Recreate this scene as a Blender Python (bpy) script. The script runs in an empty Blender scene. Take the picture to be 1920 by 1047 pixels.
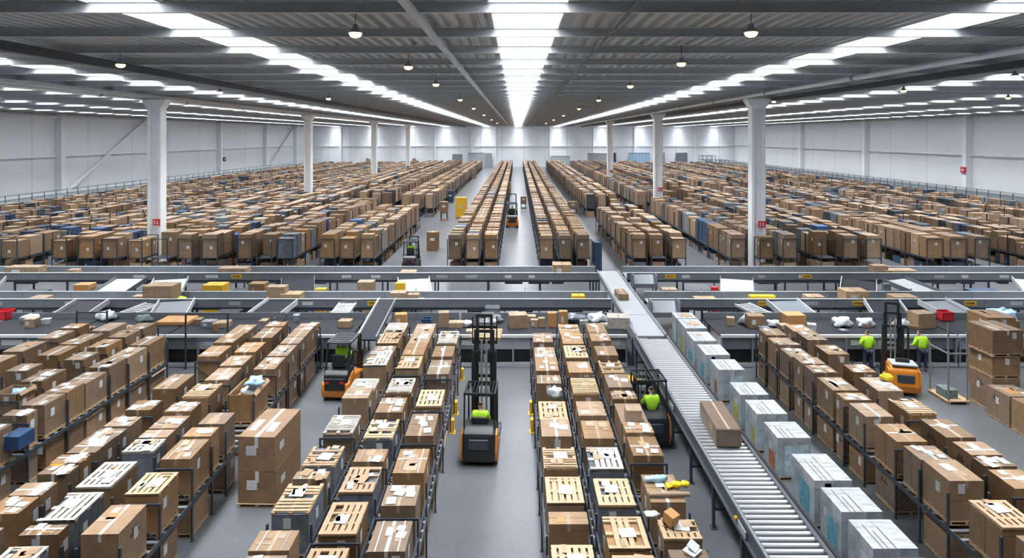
import bpy, math, random
from mathutils import Matrix, Vector, Euler
random.seed(11)
R=random.Random(7)
scene=bpy.context.scene
col=scene.collection
PI=math.pi
F=1250.0            # focal length in pixels of a 1920 wide frame
CAMH=10.0           # camera height above the floor
VX,VY=970.0,255.0   # vanishing point of the aisles

def dep(y,z=2.0): return F*(CAMH-z)/(y-VY)
def at(x,y,z):
    s=(CAMH-z)/(y-VY)
    return ((x-VX)*s,F*s)

# ---------------------------------------------------------------- materials
MATS={}
def mat(name,rgb,rough=.6,metal=0,var=0,noise=0,nscale=6,emit=None,estr=1,bump=0,island=False,alpha=1,trans=0,spec=None,stretch=(1,1,1),hue=0):
    if name in MATS: return MATS[name]
    m=bpy.data.materials.new(name); m.use_nodes=True
    nt=m.node_tree; b=nt.nodes['Principled BSDF']
    b.inputs['Base Color'].default_value=(*rgb,1); b.inputs['Roughness'].default_value=rough; b.inputs['Metallic'].default_value=metal
    if spec is not None: b.inputs['Specular IOR Level'].default_value=spec
    if alpha<1: b.inputs['Alpha'].default_value=alpha
    if trans: b.inputs['Transmission Weight'].default_value=trans
    if emit:
        b.inputs['Emission Color'].default_value=(*emit,1); b.inputs['Emission Strength'].default_value=estr
    last=None
    if var or noise or hue:
        hs=nt.nodes.new('ShaderNodeHueSaturation'); hs.inputs['Color'].default_value=(*rgb,1)
        val=None
        if var:
            if island:
                rn=nt.nodes.new('ShaderNodeNewGeometry').outputs['Random Per Island']
            else:
                rn=nt.nodes.new('ShaderNodeObjectInfo').outputs['Random']
            mr=nt.nodes.new('ShaderNodeMapRange'); mr.inputs['To Min'].default_value=1-var; mr.inputs['To Max'].default_value=1+var
            nt.links.new(rn,mr.inputs['Value']); val=mr.outputs[0]
            if hue:
                m2=nt.nodes.new('ShaderNodeMath'); m2.operation='MULTIPLY'; m2.inputs[1].default_value=7.31
                m3=nt.nodes.new('ShaderNodeMath'); m3.operation='FRACT'
                m4=nt.nodes.new('ShaderNodeMapRange'); m4.inputs['To Min'].default_value=1-hue; m4.inputs['To Max'].default_value=1+hue*.5
                nt.links.new(rn,m2.inputs[0]); nt.links.new(m2.outputs[0],m3.inputs[0]); nt.links.new(m3.outputs[0],m4.inputs['Value'])
                nt.links.new(m4.outputs[0],hs.inputs['Saturation'])
        if noise or bump:
            tc=nt.nodes.new('ShaderNodeTexCoord'); mp=nt.nodes.new('ShaderNodeMapping'); mp.inputs['Scale'].default_value=stretch
            nz=nt.nodes.new('ShaderNodeTexNoise'); nz.inputs['Scale'].default_value=nscale; nz.inputs['Detail'].default_value=4
            nt.links.new(tc.outputs['Object'],mp.inputs[0]); nt.links.new(mp.outputs[0],nz.inputs['Vector'])
            mr2=nt.nodes.new('ShaderNodeMapRange'); mr2.inputs['From Min'].default_value=.25; mr2.inputs['From Max'].default_value=.75
            mr2.inputs['To Min'].default_value=1-noise; mr2.inputs['To Max'].default_value=1+noise
            nt.links.new(nz.outputs[0],mr2.inputs['Value'])
            if val is None: val=mr2.outputs[0]
            else:
                mu=nt.nodes.new('ShaderNodeMath'); mu.operation='MULTIPLY'
                nt.links.new(val,mu.inputs[0]); nt.links.new(mr2.outputs[0],mu.inputs[1]); val=mu.outputs[0]
            if bump:
                bp=nt.nodes.new('ShaderNodeBump'); bp.inputs['Strength'].default_value=bump
                nt.links.new(nz.outputs[0],bp.inputs['Height']); nt.links.new(bp.outputs[0],b.inputs['Normal'])
        if val is not None: nt.links.new(val,hs.inputs['Value'])
        nt.links.new(hs.outputs[0],b.inputs['Base Color'])
    MATS[name]=m; return m

M_card=mat('cardboard',(.195,.118,.062),.48,var=.28,noise=.20,nscale=4,hue=.25)
M_card2=mat('light_cardboard',(.30,.20,.122),.5,var=.15,noise=.2,nscale=4,hue=.2)
M_cardorange=mat('honey_cardboard',(.38,.19,.07),.6,var=.1,noise=.05)
M_white=mat('white_board',(.34,.36,.38),.5,noise=.34,nscale=3,var=.06,stretch=(1,3,1))
M_film=mat('stretch_film',(.12,.14,.165),.22,noise=.4,nscale=3,var=.2,stretch=(1,6,1),bump=.3)
M_wfilm=mat('printed_white_board',(.27,.32,.35),.35,noise=.45,nscale=3,var=.12)
M_wood=mat('pallet_wood',(.37,.25,.15),.65,var=.18,noise=.25,nscale=5,stretch=(6,1,1))
M_woodg=mat('grey_weathered_wood',(.37,.345,.305),.7,var=.12,noise=.3,nscale=5,stretch=(1,5,1))
M_paper=mat('paper',(.46,.475,.49),.6,noise=.05,nscale=20)
M_ptape=mat('packing_tape',(.33,.255,.18),.25,var=.12)
M_wtape=mat('pale_tape',(.45,.46,.47),.25,var=.1)
M_ink=mat('printing_ink',(.05,.035,.03),.7)
M_red=mat('red_paint',(.55,.02,.03),.5)
M_redink=mat('red_ink',(.5,.07,.04),.7)
M_rack=mat('dark_rack_steel',(.045,.055,.07),.4,metal=.3,noise=.15,nscale=3)
M_rackl=mat('galvanised_steel',(.30,.33,.36),.38,metal=.6,noise=.1)
M_yel=mat('yellow_paint',(.58,.34,.02),.45)
M_yelb=mat('bright_yellow_plastic',(.66,.48,.01),.45)
M_blue=mat('blue_plastic',(.025,.07,.17),.4,var=.3,noise=.2)
M_dkblue=mat('navy_plastic',(.025,.05,.10),.4,var=.3)
M_black=mat('black_plastic',(.012,.013,.016),.45)
M_belt=mat('dark_belt_rubber',(.018,.020,.024),.6,noise=.15,nscale=4,spec=.2)
M_gbelt=mat('pale_belt',(.30,.325,.35),.42,noise=.06,nscale=3)
M_panel=mat('grey_panel',(.165,.185,.21),.38,metal=.2,noise=.10,nscale=1.5)
M_panell=mat('light_grey_panel',(.31,.335,.36),.4,noise=.12,nscale=1.5)
M_alu=mat('bright_trim',(.72,.75,.78),.3,metal=.3)
M_roller=mat('roller_steel',(.48,.50,.52),.3,metal=.45)
M_orange=mat('orange_paint',(.52,.17,.012),.4,noise=.05)
M_lime=mat('hi_vis_lime',(.36,.68,.02),.7,noise=.12,nscale=9)
M_skin=mat('skin',(.50,.30,.21),.6)
M_hair=mat('dark_hair',(.035,.022,.015),.7,noise=.2,nscale=40)
M_navy=mat('navy_workwear',(.022,.032,.06),.8,noise=.2,nscale=12)
M_tyre=mat('tyre_rubber',(.015,.015,.016),.7)
M_glass=mat('clear_panel',(.6,.7,.75),.1,alpha=.25)
M_wall=mat('wall_paint',(.77,.80,.84),.6,noise=.03,nscale=.2)
M_wallt=mat('wall_trim_paint',(.78,.81,.85),.5,noise=.03,nscale=.5)
M_seam=mat('panel_seam',(.50,.53,.57),.6)
M_colm=mat('column_paint',(.74,.76,.78),.5,noise=.05,nscale=1)
M_deck=mat('roof_deck_steel',(.43,.44,.45),.5,metal=.0,noise=.08,nscale=.6)
M_purl=mat('purlin_steel',(.50,.52,.54),.45,metal=.1,noise=.05)
M_dark=mat('dark_duct_steel',(.06,.065,.075),.5)
SKY_E=4.5
M_sky=mat('skylight_pane',(.9,.93,.95),.4,emit=(.93,.97,1.0),estr=SKY_E)
M_kerb=mat('skylight_kerb',(.85,.87,.88),.5)
M_lamp=mat('warm_lamp_glow',(1,.8,.5),.4,emit=(1,.58,.22),estr=5)
M_lampw=mat('cool_lamp_glow',(1,1,1),.4,emit=(.55,.75,1),estr=4)
M_pipe=mat('white_pipe',(.66,.70,.74),.3,metal=.2)
M_bag=mat('grey_poly_bag',(.52,.56,.60),.3,noise=.3,nscale=14,bump=.5)
M_bluebag=mat('pale_blue_film',(.33,.50,.68),.3,noise=.3,nscale=14,bump=.5)
M_green=mat('lime_bag',(.45,.75,.02),.5,noise=.2,nscale=10)
M_light=mat('green_grey_cloth',(.12,.16,.15),.8,noise=.4,nscale=10)

# concrete floor
def floor_mat():
    m=bpy.data.materials.new('polished_concrete'); m.use_nodes=True; nt=m.node_tree; b=nt.nodes['Principled BSDF']
    tc=nt.nodes.new('ShaderNodeTexCoord'); n1=nt.nodes.new('ShaderNodeTexNoise'); n1.inputs['Scale'].default_value=.35; n1.inputs['Detail'].default_value=8
    n2=nt.nodes.new('ShaderNodeTexNoise'); n2.inputs['Scale'].default_value=5; n2.inputs['Detail'].default_value=6
    cr=nt.nodes.new('ShaderNodeValToRGB'); cr.color_ramp.elements[0].position=.3; cr.color_ramp.elements[0].color=(.095,.103,.112,1)
    cr.color_ramp.elements[1].position=.75; cr.color_ramp.elements[1].color=(.135,.143,.153,1)
    mx=nt.nodes.new('ShaderNodeMix'); mx.data_type='RGBA'; mx.blend_type='MULTIPLY'; mx.inputs[0].default_value=.3
    nt.links.new(tc.outputs['Object'],n1.inputs['Vector']); nt.links.new(tc.outputs['Object'],n2.inputs['Vector'])
    nt.links.new(n1.outputs[0],cr.inputs[0]); nt.links.new(cr.outputs[0],mx.inputs[6]); nt.links.new(n2.outputs[0],mx.inputs[7])
    # fine wandering cracks
    vo=nt.nodes.new('ShaderNodeTexVoronoi'); vo.feature='DISTANCE_TO_EDGE'; vo.inputs['Scale'].default_value=.28
    vm=nt.nodes.new('ShaderNodeVectorMath'); vm.operation='ADD'; n3=nt.nodes.new('ShaderNodeTexNoise'); n3.inputs['Scale'].default_value=.8; n3.inputs['Detail'].default_value=6
    nt.links.new(tc.outputs['Object'],n3.inputs['Vector']); nt.links.new(tc.outputs['Object'],vm.inputs[0]); nt.links.new(n3.outputs[1],vm.inputs[1]); nt.links.new(vm.outputs[0],vo.inputs['Vector'])
    mr=nt.nodes.new('ShaderNodeMapRange'); mr.inputs['From Max'].default_value=.004; mr.inputs['To Min'].default_value=.80
    nt.links.new(vo.outputs['Distance'],mr.inputs['Value'])
    m3=nt.nodes.new('ShaderNodeMix'); m3.data_type='RGBA'; m3.blend_type='MULTIPLY'; m3.inputs[0].default_value=1
    nt.links.new(mx.outputs[2],m3.inputs[6]); nt.links.new(mr.outputs[0],m3.inputs[7])
    nt.links.new(m3.outputs[2],b.inputs['Base Color'])
    b.inputs['Roughness'].default_value=.28; b.inputs['Specular IOR Level'].default_value=.55
    return m
M_floor=floor_mat()

# ---------------------------------------------------------------- mesh builder
class MB:
    def __init__(s): s.v=[];s.f=[];s.m=[];s.sm=[]
    def add(s,vs,fs,m=0,smooth=False):
        b=len(s.v); s.v+= [tuple(v) for v in vs]
        for f in fs: s.f.append(tuple(i+b for i in f)); s.m.append(m); s.sm.append(smooth)
        return s
    def box(s,x0,x1,y0,y1,z0,z1,m=0):
        return s.add([(x0,y0,z0),(x1,y0,z0),(x1,y1,z0),(x0,y1,z0),(x0,y0,z1),(x1,y0,z1),(x1,y1,z1),(x0,y1,z1)],
              [(0,3,2,1),(4,5,6,7),(0,1,5,4),(1,2,6,5),(2,3,7,6),(3,0,4,7)],m)
    def cbox(s,cx,cy,cz,sx,sy,sz,m=0,rz=0,rx=0,ry=0):
        M=Matrix.Translation((cx,cy,cz))@Euler((rx,ry,rz)).to_matrix().to_4x4()
        vs=[M@Vector((a*sx/2,b*sy/2,c*sz/2)) for a,b,c in ((-1,-1,-1),(1,-1,-1),(1,1,-1),(-1,1,-1),(-1,-1,1),(1,-1,1),(1,1,1),(-1,1,1))]
        return s.add(vs,[(0,3,2,1),(4,5,6,7),(0,1,5,4),(1,2,6,5),(2,3,7,6),(3,0,4,7)],m)
    def bar(s,p,q,w,h,m=0):
        p=Vector(p);q=Vector(q);d=(q-p).normalized()
        up=Vector((0,0,1)) if abs(d.z)<.95 else Vector((0,1,0))
        a=d.cross(up).normalized()*w/2; c=a.cross(d).normalized()*h/2
        vs=[p-a-c,p+a-c,p+a+c,p-a+c,q-a-c,q+a-c,q+a+c,q-a+c]
        return s.add(vs,[(0,1,2,3),(7,6,5,4),(0,4,5,1),(1,5,6,2),(2,6,7,3),(3,7,4,0)],m)
    def tube(s,p,q,r,n=10,m=0,r2=None,cap=True):
        p=Vector(p);q=Vector(q);d=(q-p).normalized(); r2=r if r2 is None else r2
        up=Vector((0,0,1)) if abs(d.z)<.95 else Vector((0,1,0))
        a=d.cross(up).normalized(); c=a.cross(d).normalized()
        vs=[]
        for i in range(n):
            t=2*PI*i/n; o=a*math.cos(t)+c*math.sin(t); vs.append(p+o*r); vs.append(q+o*r2)
        s.add(vs,[(2*i,2*i+1,(2*i+3)%(2*n),(2*i+2)%(2*n)) for i in range(n)],m,True)
        if cap:
            s.add([vs[2*i] for i in range(n)],[tuple(range(n))],m); s.add([vs[2*i+1] for i in range(n)],[tuple(range(n-1,-1,-1))],m)
        return s
    def prism(s,pts,x0,x1,m=0):   # polygon in (y,z), extruded along x
        n=len(pts); vs=[(x0,a,b) for a,b in pts]+[(x1,a,b) for a,b in pts]
        return s.add(vs,[tuple(range(n-1,-1,-1)),tuple(range(n,2*n))]+[(i,(i+1)%n,n+(i+1)%n,n+i) for i in range(n)],m)
    def lathe(s,prof,cx=0,cy=0,n=16,m=0):  # prof list (r,z)
        k=len(prof); vs=[(cx+r*math.cos(2*PI*i/n),cy+r*math.sin(2*PI*i/n),z) for i in range(n) for r,z in prof]
        return s.add(vs,[(i*k+j,((i+1)%n)*k+j,((i+1)%n)*k+j+1,i*k+j+1) for i in range(n) for j in range(k-1)],m,True)
    def blob(s,cx,cy,cz,sx,sy,sz,rng,m=0,n=12,k=7,amp=.18):
        vs=[];fs=[]
        ph=[rng.uniform(0,6.3) for _ in range(6)]
        for j in range(k+1):
            th=PI*j/k
            for i in range(n):
                a=2*PI*i/n
                r=1+amp*(math.sin(3*a+ph[0]+2*th)+.6*math.sin(5*a+ph[1]-3*th)+.5*math.sin(4*th+ph[2]))
                z=math.cos(th)*r
                vs.append((cx+sx/2*math.sin(th)**.6*math.cos(a)*r,cy+sy/2*math.sin(th)**.6*math.sin(a)*r,cz+max(-1,z)*sz/2))
        for j in range(k):
            for i in range(n): fs.append((j*n+i,(j+1)*n+i,(j+1)*n+(i+1)%n,j*n+(i+1)%n))
        return s.add(vs,fs,m,True)
    def mesh(s,name,mats):
        me=bpy.data.meshes.new(name); me.from_pydata(s.v,[],s.f)
        if not isinstance(mats,(list,tuple)): mats=[mats]
        for m in mats: me.materials.append(m)
        me.polygons.foreach_set('material_index',s.m); me.polygons.foreach_set('use_smooth',s.sm); me.update()
        return me
    def build(s,name,mats,parent=None,loc=(0,0,0),rz=0,bevel=0):
        o=bpy.data.objects.new(name,s.mesh(name,mats)); col.objects.link(o); o.location=loc; o.rotation_euler=(0,0,rz)
        if parent: o.parent=parent
        if bevel:
            b=o.modifiers.new('bevel','BEVEL'); b.width=bevel; b.segments=2; b.limit_method='ANGLE'
        return o
def inst(name,me,parent=None,loc=(0,0,0),rz=0,scale=(1,1,1)):
    o=bpy.data.objects.new(name,me); col.objects.link(o); o.location=loc; o.rotation_euler=(0,0,rz); o.scale=scale
    if parent: o.parent=parent
    return o
def tag(o,label=None,cat=None,group=None,kind=None):
    if label: o['label']=label
    if cat: o['category']=cat
    if group: o['group']=group
    if kind: o['kind']=kind
    return o
def thing(name,label,cat,loc=(0,0,0),rz=0,group=None):
    o=bpy.data.objects.new(name,None); col.objects.link(o); o.location=loc; o.rotation_euler=(0,0,rz); o.empty_display_size=.2
    return tag(o,label,cat,group)
def struct(o): o['kind']='structure'; return o

ORD=['first','second','third','fourth','fifth','sixth','seventh','eighth','ninth','tenth','eleventh','twelfth','thirteenth','fourteenth','fifteenth','sixteenth','seventeenth','eighteenth','nineteenth','twentieth']

# ---------------------------------------------------------------- camera
cam=bpy.data.cameras.new('camera'); co=bpy.data.objects.new('camera',cam); col.objects.link(co)
co.location=(0,0,CAMH); co.rotation_euler=(PI/2,0,0)
cam.sensor_width=36; cam.lens=F/1920*36; cam.shift_x=-(VX-960)/1920; cam.shift_y=-(523.5-VY)/1920; cam.clip_end=600
scene.camera=co
vs=scene.view_settings; vs.view_transform='Standard'; vs.look='None'; vs.gamma=1; vs.use_curve_mapping=False; vs.exposure=0.33
w=bpy.data.worlds.new('world'); scene.world=w; w.use_nodes=True
w.node_tree.nodes['Background'].inputs[0].default_value=(.75,.85,1,1); w.node_tree.nodes['Background'].inputs[1].default_value=1.0

# ---------------------------------------------------------------- the building shell
XL,XR,YB,YF=-67.0,70.0,215.0,-22.0
YS=7.0    # the skylight strips begin here; closed unseen roof added before it dims camera-facing sides
ZP=13.1     # underside of purlins
ZD=13.38    # underside of roof deck
struct(MB().box(XL,XR,YF,YB,-.3,0).build('floor',M_floor))
# corrugated roof deck in bands between the skylight strips
SKY=[(-10.8,-9.0),(-.7,1.25),(11.9,13.75),(-24,-22.1),(-35,-33.1),(-47.5,-45.6),(-59.5,-57.6),(26.3,28.2),(38.6,40.5),(50.8,52.7),(62.5,64.2)]
SKY.sort(); LIGHT_W=15000.0
mb=MB(); x=XL
def deck_band(mb,xa,xb):
    n=max(1,round((xb-xa)/.42)); p=(xb-xa)/n; prof=[]
    for i in range(n):
        a=xa+i*p; prof+=[(a,ZD),(a+p*.40,ZD),(a+p*.55,ZD+.13),(a+p*.85,ZD+.13)]
    prof.append((xb,ZD))
    vs=[(q[0],YF,q[1]) for q in prof]+[(q[0],YB,q[1]) for q in prof]; k=len(prof)
    mb.add(vs,[(i,k+i,k+i+1,i+1) for i in range(k-1)])
for a,b in SKY:
    deck_band(mb,x,a); x=b; mb.box(a,b,YF,YS-.1,ZD,ZD+.05)
deck_band(mb,x,XR)
mb.box(XL,XR,YF,YB,ZD+1.2,ZD+1.4)
struct(mb.build('ceiling',M_deck))
PY=[16.8+4.1*i for i in range(-9,48)]
for k,(a,b) in enumerate(SKY):
    mb=MB()
    mb.add([(a,YS,ZD+.32),(b,YS,ZD+.32),(b,YB,ZD+.32),(a,YB,ZD+.32)],[(0,1,2,3)])
    o=struct(mb.build('window_%d'%(k+1),M_sky))
    mb=MB(); mb.box(a-.04,a,YS,YB,ZD-.03,ZD+.4); mb.box(b,b+.04,YS,YB,ZD-.03,ZD+.4); mb.box(a-.04,b+.04,YS-.1,YS,ZD-.03,ZD+.4)
    mb.build('window_kerb',M_kerb,o)
    la=bpy.data.lights.new('skylight','AREA'); la.shape='RECTANGLE'; la.size=b-a-.1; la.size_y=YB-YS-2; la.energy=LIGHT_W; la.color=(.95,.98,1.0); la.spread=math.radians(88)
    lo=bpy.data.objects.new('skylight',la); col.objects.link(lo); lo.location=((a+b)/2,(YB+YS)/2,ZD+.16)
    mb=MB()
    for y in PY:
        if y<YS: continue
        mb.box(a+.2,b-.2,y+2.0,y+2.14,ZD+.24,ZD+.28)
        mb.bar((a+.2,y+2.07,ZD+.2),(b-.2,y+2.07,ZD+.2),.03,.03)
    mb.build('window_bar',M_purl,o)
pm=MB(); 
pm.box(XL,XR,-.07,.07,0,.02); pm.box(XL,XR,-.012,.012,.02,.26); pm.box(XL,XR,-.07,.07,.26,.28)
pme=pm.mesh('purlin',M_purl)
for i,y in enumerate(PY): struct(inst('trim_%d'%(i+1),pme,None,(0,y,ZP)))
nt_=len(PY)
def trim(mb,m):
    global nt_; nt_+=1
    return struct(mb.build('trim_%d'%nt_,m))
# girders and conduits running away under the roof
trim(MB().box(-16.95,-16.65,YF,YB,ZP-.32,ZP-.002),M_dark)
trim(MB().box(20.5,20.8,YF,YB,ZP-.32,ZP-.002),M_dark)
trim(MB().box(-2.62,-2.46,YF,YB,ZP-.16,ZP-.002),M_purl)
trim(MB().tube((2.75,YF,ZP-.06),(2.75,YB,ZP-.06),.045,8),M_dark)
trim(MB().box(-28.2,-27.6,YF,YB,ZP-.22,ZP-.002),M_purl)
# walls
def wall(name,mb): return struct(mb.build(name,M_wall))
wl=wall('wall_left',MB().box(XL-.3,XL,YF,YB,0,ZD+1.2)); wr=wall('wall_right',MB().box(XR,XR+.3,YF,YB,0,ZD+1.2))
wb=wall('wall_back',MB().box(XL,XR,YB,YB+.3,0,ZD+1.2)); wf=wall('wall_front',MB().box(XL,XR,YF-.3,YF,0,ZD+1.2))
mb=MB()
for y in range(-16,212,12):
    mb.box(XL,XL+.015,y,y+.07,0,ZP)
mb.build('panel_seam',M_seam,wl)
mb=MB()
for y in range(-18,212,11): mb.box(XR-.015,XR,y,y+.07,0,ZP)
mb.build('panel_seam',M_seam,wr)
mb=MB()
for x in range(-61,70,7): mb.box(x,x+.14,YB-.015,YB,0,ZP)
mb.build('panel_seam',M_seam,wb)
for X,sg,ys in ((XL,1,(62,97,122,149,176,200)),(XR,-1,(66,82,103,133,163,190))):
    for y in ys:
        trim(MB().box(min(X,X+sg*1.0),max(X,X+sg*1.0),y-.45,y+.45,0,ZP+.3),M_wallt)
    x1=X+sg*.35
    trim(MB().box(min(X,x1),max(X,x1),YF,YB,6.95,7.15),M_wallt)
    trim(MB().box(min(X,x1),max(X,x1),YF,YB,ZP-.55,ZP-.25),M_wallt)
for x in (-57,-40,-26.5,-14.5,-7,10.7,24.5,38,57.5):
    wd=.35 if x in(-26.5,-7,24.5) else .8
    trim(MB().box(x-wd/2,x+wd/2,YB-.6,YB,0,ZP+.2),M_wallt)
trim(MB().box(XL,XR,YB-.3,YB,6.6,6.85),M_wallt); trim(MB().box(XL,XR,YB-.4,YB,ZP-.3,ZP),M_wallt)
# diagonal wind braces on the left wall
trim(MB().bar((XL+.55,98.5,1.8),(XL+.55,119,ZP-.4),.28,.35),M_wallt)
trim(MB().bar((XL+.55,178,1.8),(XL+.55,198,ZP-.4),.28,.35),M_seam)
# two dark down-pipes on the right wall
for y in (77,89): trim(MB().tube((XR-.1,y,4),(XR-.1,y,ZP),.05,8).box(XR-.2,XR,y-.12,y+.12,2.2,4.2),M_dark)

# ---------------------------------------------------------------- columns, pipes, lamps
def column(X,Y,label,sign=True,w=1.05):
    t=thing('support_column',label,'column',(X,Y,0),0,None)
    mb=MB(); h=w/2
    mb.box(-h,-h+.22,-.42,.42,.05,ZP-1.0); mb.box(h-.22,h,-.42,.42,.05,ZP-1.0); mb.box(-h+.2,h-.2,-.26,.26,.05,ZP-1.0)
    mb.build('shaft',M_colm,t,bevel=.02)
    MB().box(-h-.15,h+.15,-.6,.6,0,.05).build('base_plate',M_rackl,t)
    mb=MB(); 
    mb.add([(-h,-.42,ZP-1.0),(h,-.42,ZP-1.0),(h,.42,ZP-1.0),(-h,.42,ZP-1.0),(-h-.35,-.5,ZP-.45),(h+.35,-.5,ZP-.45),(h+.35,.5,ZP-.45),(-h-.35,.5,ZP-.45)],
       [(0,3,2,1),(4,5,6,7),(0,1,5,4),(1,2,6,5),(2,3,7,6),(3,0,4,7)])
    mb.box(-h-.35,h+.35,-.5,.5,ZP-.45,ZP-.3); mb.build('capital',M_colm,t)
    if sign:
        s=MB().box(-.05,.5,-.50,-.43,3.15,3.62).build('fire_sign',M_red,t); s['label']='red fire equipment sign'
        mb=MB(); mb.box(.05,.14,-.51,-.495,3.25,3.5); mb.box(.22,.40,-.51,-.495,3.25,3.33); mb.box(.26,.36,-.51,-.495,3.38,3.5); mb.build('sign_symbol',M_paper,s)
    return t
column(-27.9,51.6,'large white column with red sign, nearest on the left side')
column(-27.9,89,'second white column from the front, left side of hall',False,.95)
column(-27.9,130,'third white column from the front, left side of hall',False)
column(-27.9,170,'farthest white column on the left side',False)
column(18.1,50.4,'large white column with red sign, nearest on the right side')
column(17.5,83,'second white column from the front, right side, red sign at its foot',True)
column(17.5,126,'farthest white column on the right side',True)
# service pipe under the roof on the right
t=thing('service_pipe','long white service pipe running under the roof along the right columns','pipe',(17.2,0,12.95))
MB().tube((0,YF+.5,0),(0,YB-1,0),.13,14).build('pipe_run',M_pipe,t)
MB().tube((.35,YF+.5,.02),(.35,YB-1,.02),.05,8).build('thin_pipe',M_pipe,t)
for y in range(10,200,12):
    MB().tube((0,y,0),(0,y+.25,0),.17,14).build('pipe_collar',M_rackl,t)
t=thing('service_pipe','grey service pipe running under the roof along the left columns','pipe',(-28.9,0,12.9))
MB().tube((0,YF+.5,0),(0,YB-1,0),.16,14).build('pipe_run',M_pipe,t)
for y in range(10,200,12): MB().tube((0,y,0),(0,y+.25,0),.2,14).build('pipe_collar',M_rackl,t)

def lamp_meshes(m):
    shade=MB().lathe([(.03,.26),(.05,.25),(.08,.16),(.18,.04),(.19,.02),(.16,.03),(.05,.13)],n=18).mesh('shade',M_rackl)
    bulb=MB().lathe([(.0,-.10),(.08,-.095),(.14,-.06),(.17,.0),(.15,.03),(.05,.1)],n=16).mesh('bulb',m)
    return shade,bulb
LW=lamp_meshes(M_lamp); LC=lamp_meshes(M_lampw)
def lamp(X,Y,label,cool=False,z=12.68):
    t=thing('pendant_lamp',label,'lamp',(X,Y,z),0,'high bay lamps hanging from the roof')
    s,b=LC if cool else LW
    inst('lamp_shade',s,t); inst('bulb',b,t); MB().tube((0,0,.3),(0,0,ZD-z),.012,6).build('cord',M_dark,t)
for i,Y in enumerate((17.5,26,34.8,49.6,65,85,110,140)):
    lamp(-4.25,Y,'warm pendant lamp, %s from the front in the line left of the central skylight'%ORD[i])
for i,Y in enumerate((17.4,24.8,36,50,66,88,112,142)):
    lamp(6.1,Y,'warm pendant lamp, %s from the front in the line right of the central skylight'%ORD[i])
for X,Y,l in ((-15,25.2,'warm pendant lamp nearest the dark girder at upper left'),(-18.3,41,'warm pendant lamp above the nearest left column, small'),(-13.6,48,'warm pendant lamp right of the left dark girder, far'),
   (23,39.7,'warm pendant lamp right of the white pipe on the right'),(34.6,47,'warm pendant lamp at the right picture edge'),(20,52,'warm pendant lamp just right of the near right column')):
    lamp(X,Y,l)
lamp(22.4,30,'cool bluish pendant lamp near the right picture edge',True)

# ---------------------------------------------------------------- pallet, lids (unit meshes, scaled)
def pallet_mesh(m=M_wood):
    mb=MB()
    for i in range(3): c=-.46+.46*i; mb.box(c-.04,c+.04,-.5,.5,.02,.09)
    for i in range(6): c=-.45+.18*i; mb.box(-.5,.5,c-.055,c+.055,.09,.115)
    for i in range(3): c=-.44+.44*i; mb.box(-.5,.5,c-.05,c+.05,0,.02)
    return mb.mesh('pallet',m)
ME_pal=pallet_mesh()
def lid(kind,m,name='slatted_lid',seed=0):
    mb=MB(); q=random.Random(seed*13+kind)
    if kind==0:   # slats along the row, cross bearers
        for i in range(6):
            c=-.43+.172*i+q.uniform(-.012,.012)
            if q.random()<.14: continue
            mb.box(c-.062,c+.062,-.5,q.choice([.5,.5,.5,.49,q.uniform(.1,.4)]),.05,.075)
        for c in (-.42,0,.42): mb.box(-.5,.5,c-.05,c+.05,.0,.05)
        mb.box(-.5,.5,-.5,-.44,.05,.078); mb.box(-.5,.5,.44,.5,.05,.078)
    elif kind==1: # slats across
        for i in range(9):
            c=-.45+.1125*i; h=q.uniform(.024,.044)
            if q.random()<.14: continue
            mb.cbox(0,c,.0625,q.uniform(.93,1.0),2*h,.025,rz=q.uniform(-.015,.015))
        for c in (-.45,0,.45): mb.box(c-.05,c+.05,-.5,.5,0,.05)
    else:         # crate lid with square openings
        for i in range(6):
            c=-.43+.172*i; h=q.uniform(.052,.068)
            if q.random()<.10: mb.box(c-h,c+h,-.5,-.2,.045,.07); continue
            mb.box(c-h,c+h,-.5,.5,.045,.07)
        for c,h in ((-.46,.05),(-.17,.035),(.15,.03),(.46,.05)): mb.box(-.5,.5,c-h,c+h,.03,.0695)
        mb.box(-.5,.5,-.5,-.48,0,.05); mb.box(-.5,.5,.48,.5,0,.05)
        mb.box(-.5,-.48,-.5,.5,0,.05); mb.box(.48,.5,-.5,.5,0,.05)
    return mb.mesh(name,m)
LIDS=[lid(k%3,M_wood,seed=k) for k in range(12)]; LIDG=[lid(k%3,M_woodg,seed=k+30) for k in range(9)]

def carton_mesh(w,l,h,m,seams=True,split=None,name='carton_body',top=None):
    """carton with a rim of slightly raised flaps, closing seam and narrow joints"""
    mb=MB(); a,b=w/2,l/2; e=.008; mt=1 if top else 0
    mb.box(-a+e,a-e,-b+e,b-e,0,h-.012)
    if seams:
        g=.005
        if split: # two cartons pushed together in one bundle
            mb.box(-a,a,-b,-.006,h-.12,h,mt); mb.box(-a,a,.006,b,h-.12,h,mt)
            mb.box(-a,a,-b,-.006,0,h-.125); mb.box(-a,a,.006,b,0,h-.125)
        else:
            mb.box(-a,-g,-b,b,h-.013,h,mt); mb.box(g,a,-b,b,h-.013,h,mt)
            mb.box(-a,a,-b,b,.0,h*.5-.004); mb.box(-a,a,-b,b,h*.5+.004,h-.02)
    return mb.mesh(name,[m,top] if top else m)

def marks(mb,x,y0,y1,z0,z1,rng,n=5,face='x'):
    """printed strokes standing a hair off a face"""
    for i in range(n):
        a=y0+(y1-y0)*i/n; b=a+(y1-y0)/n*.62
        if face=='x': mb.box(x-.002,x+.002,a,b,z0,z1 if i%2 else z0+(z1-z0)*.45); 
        else: mb.box(a,b,x-.002,x+.002,z0,z1 if i%2 else z0+(z1-z0)*.45)

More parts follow.
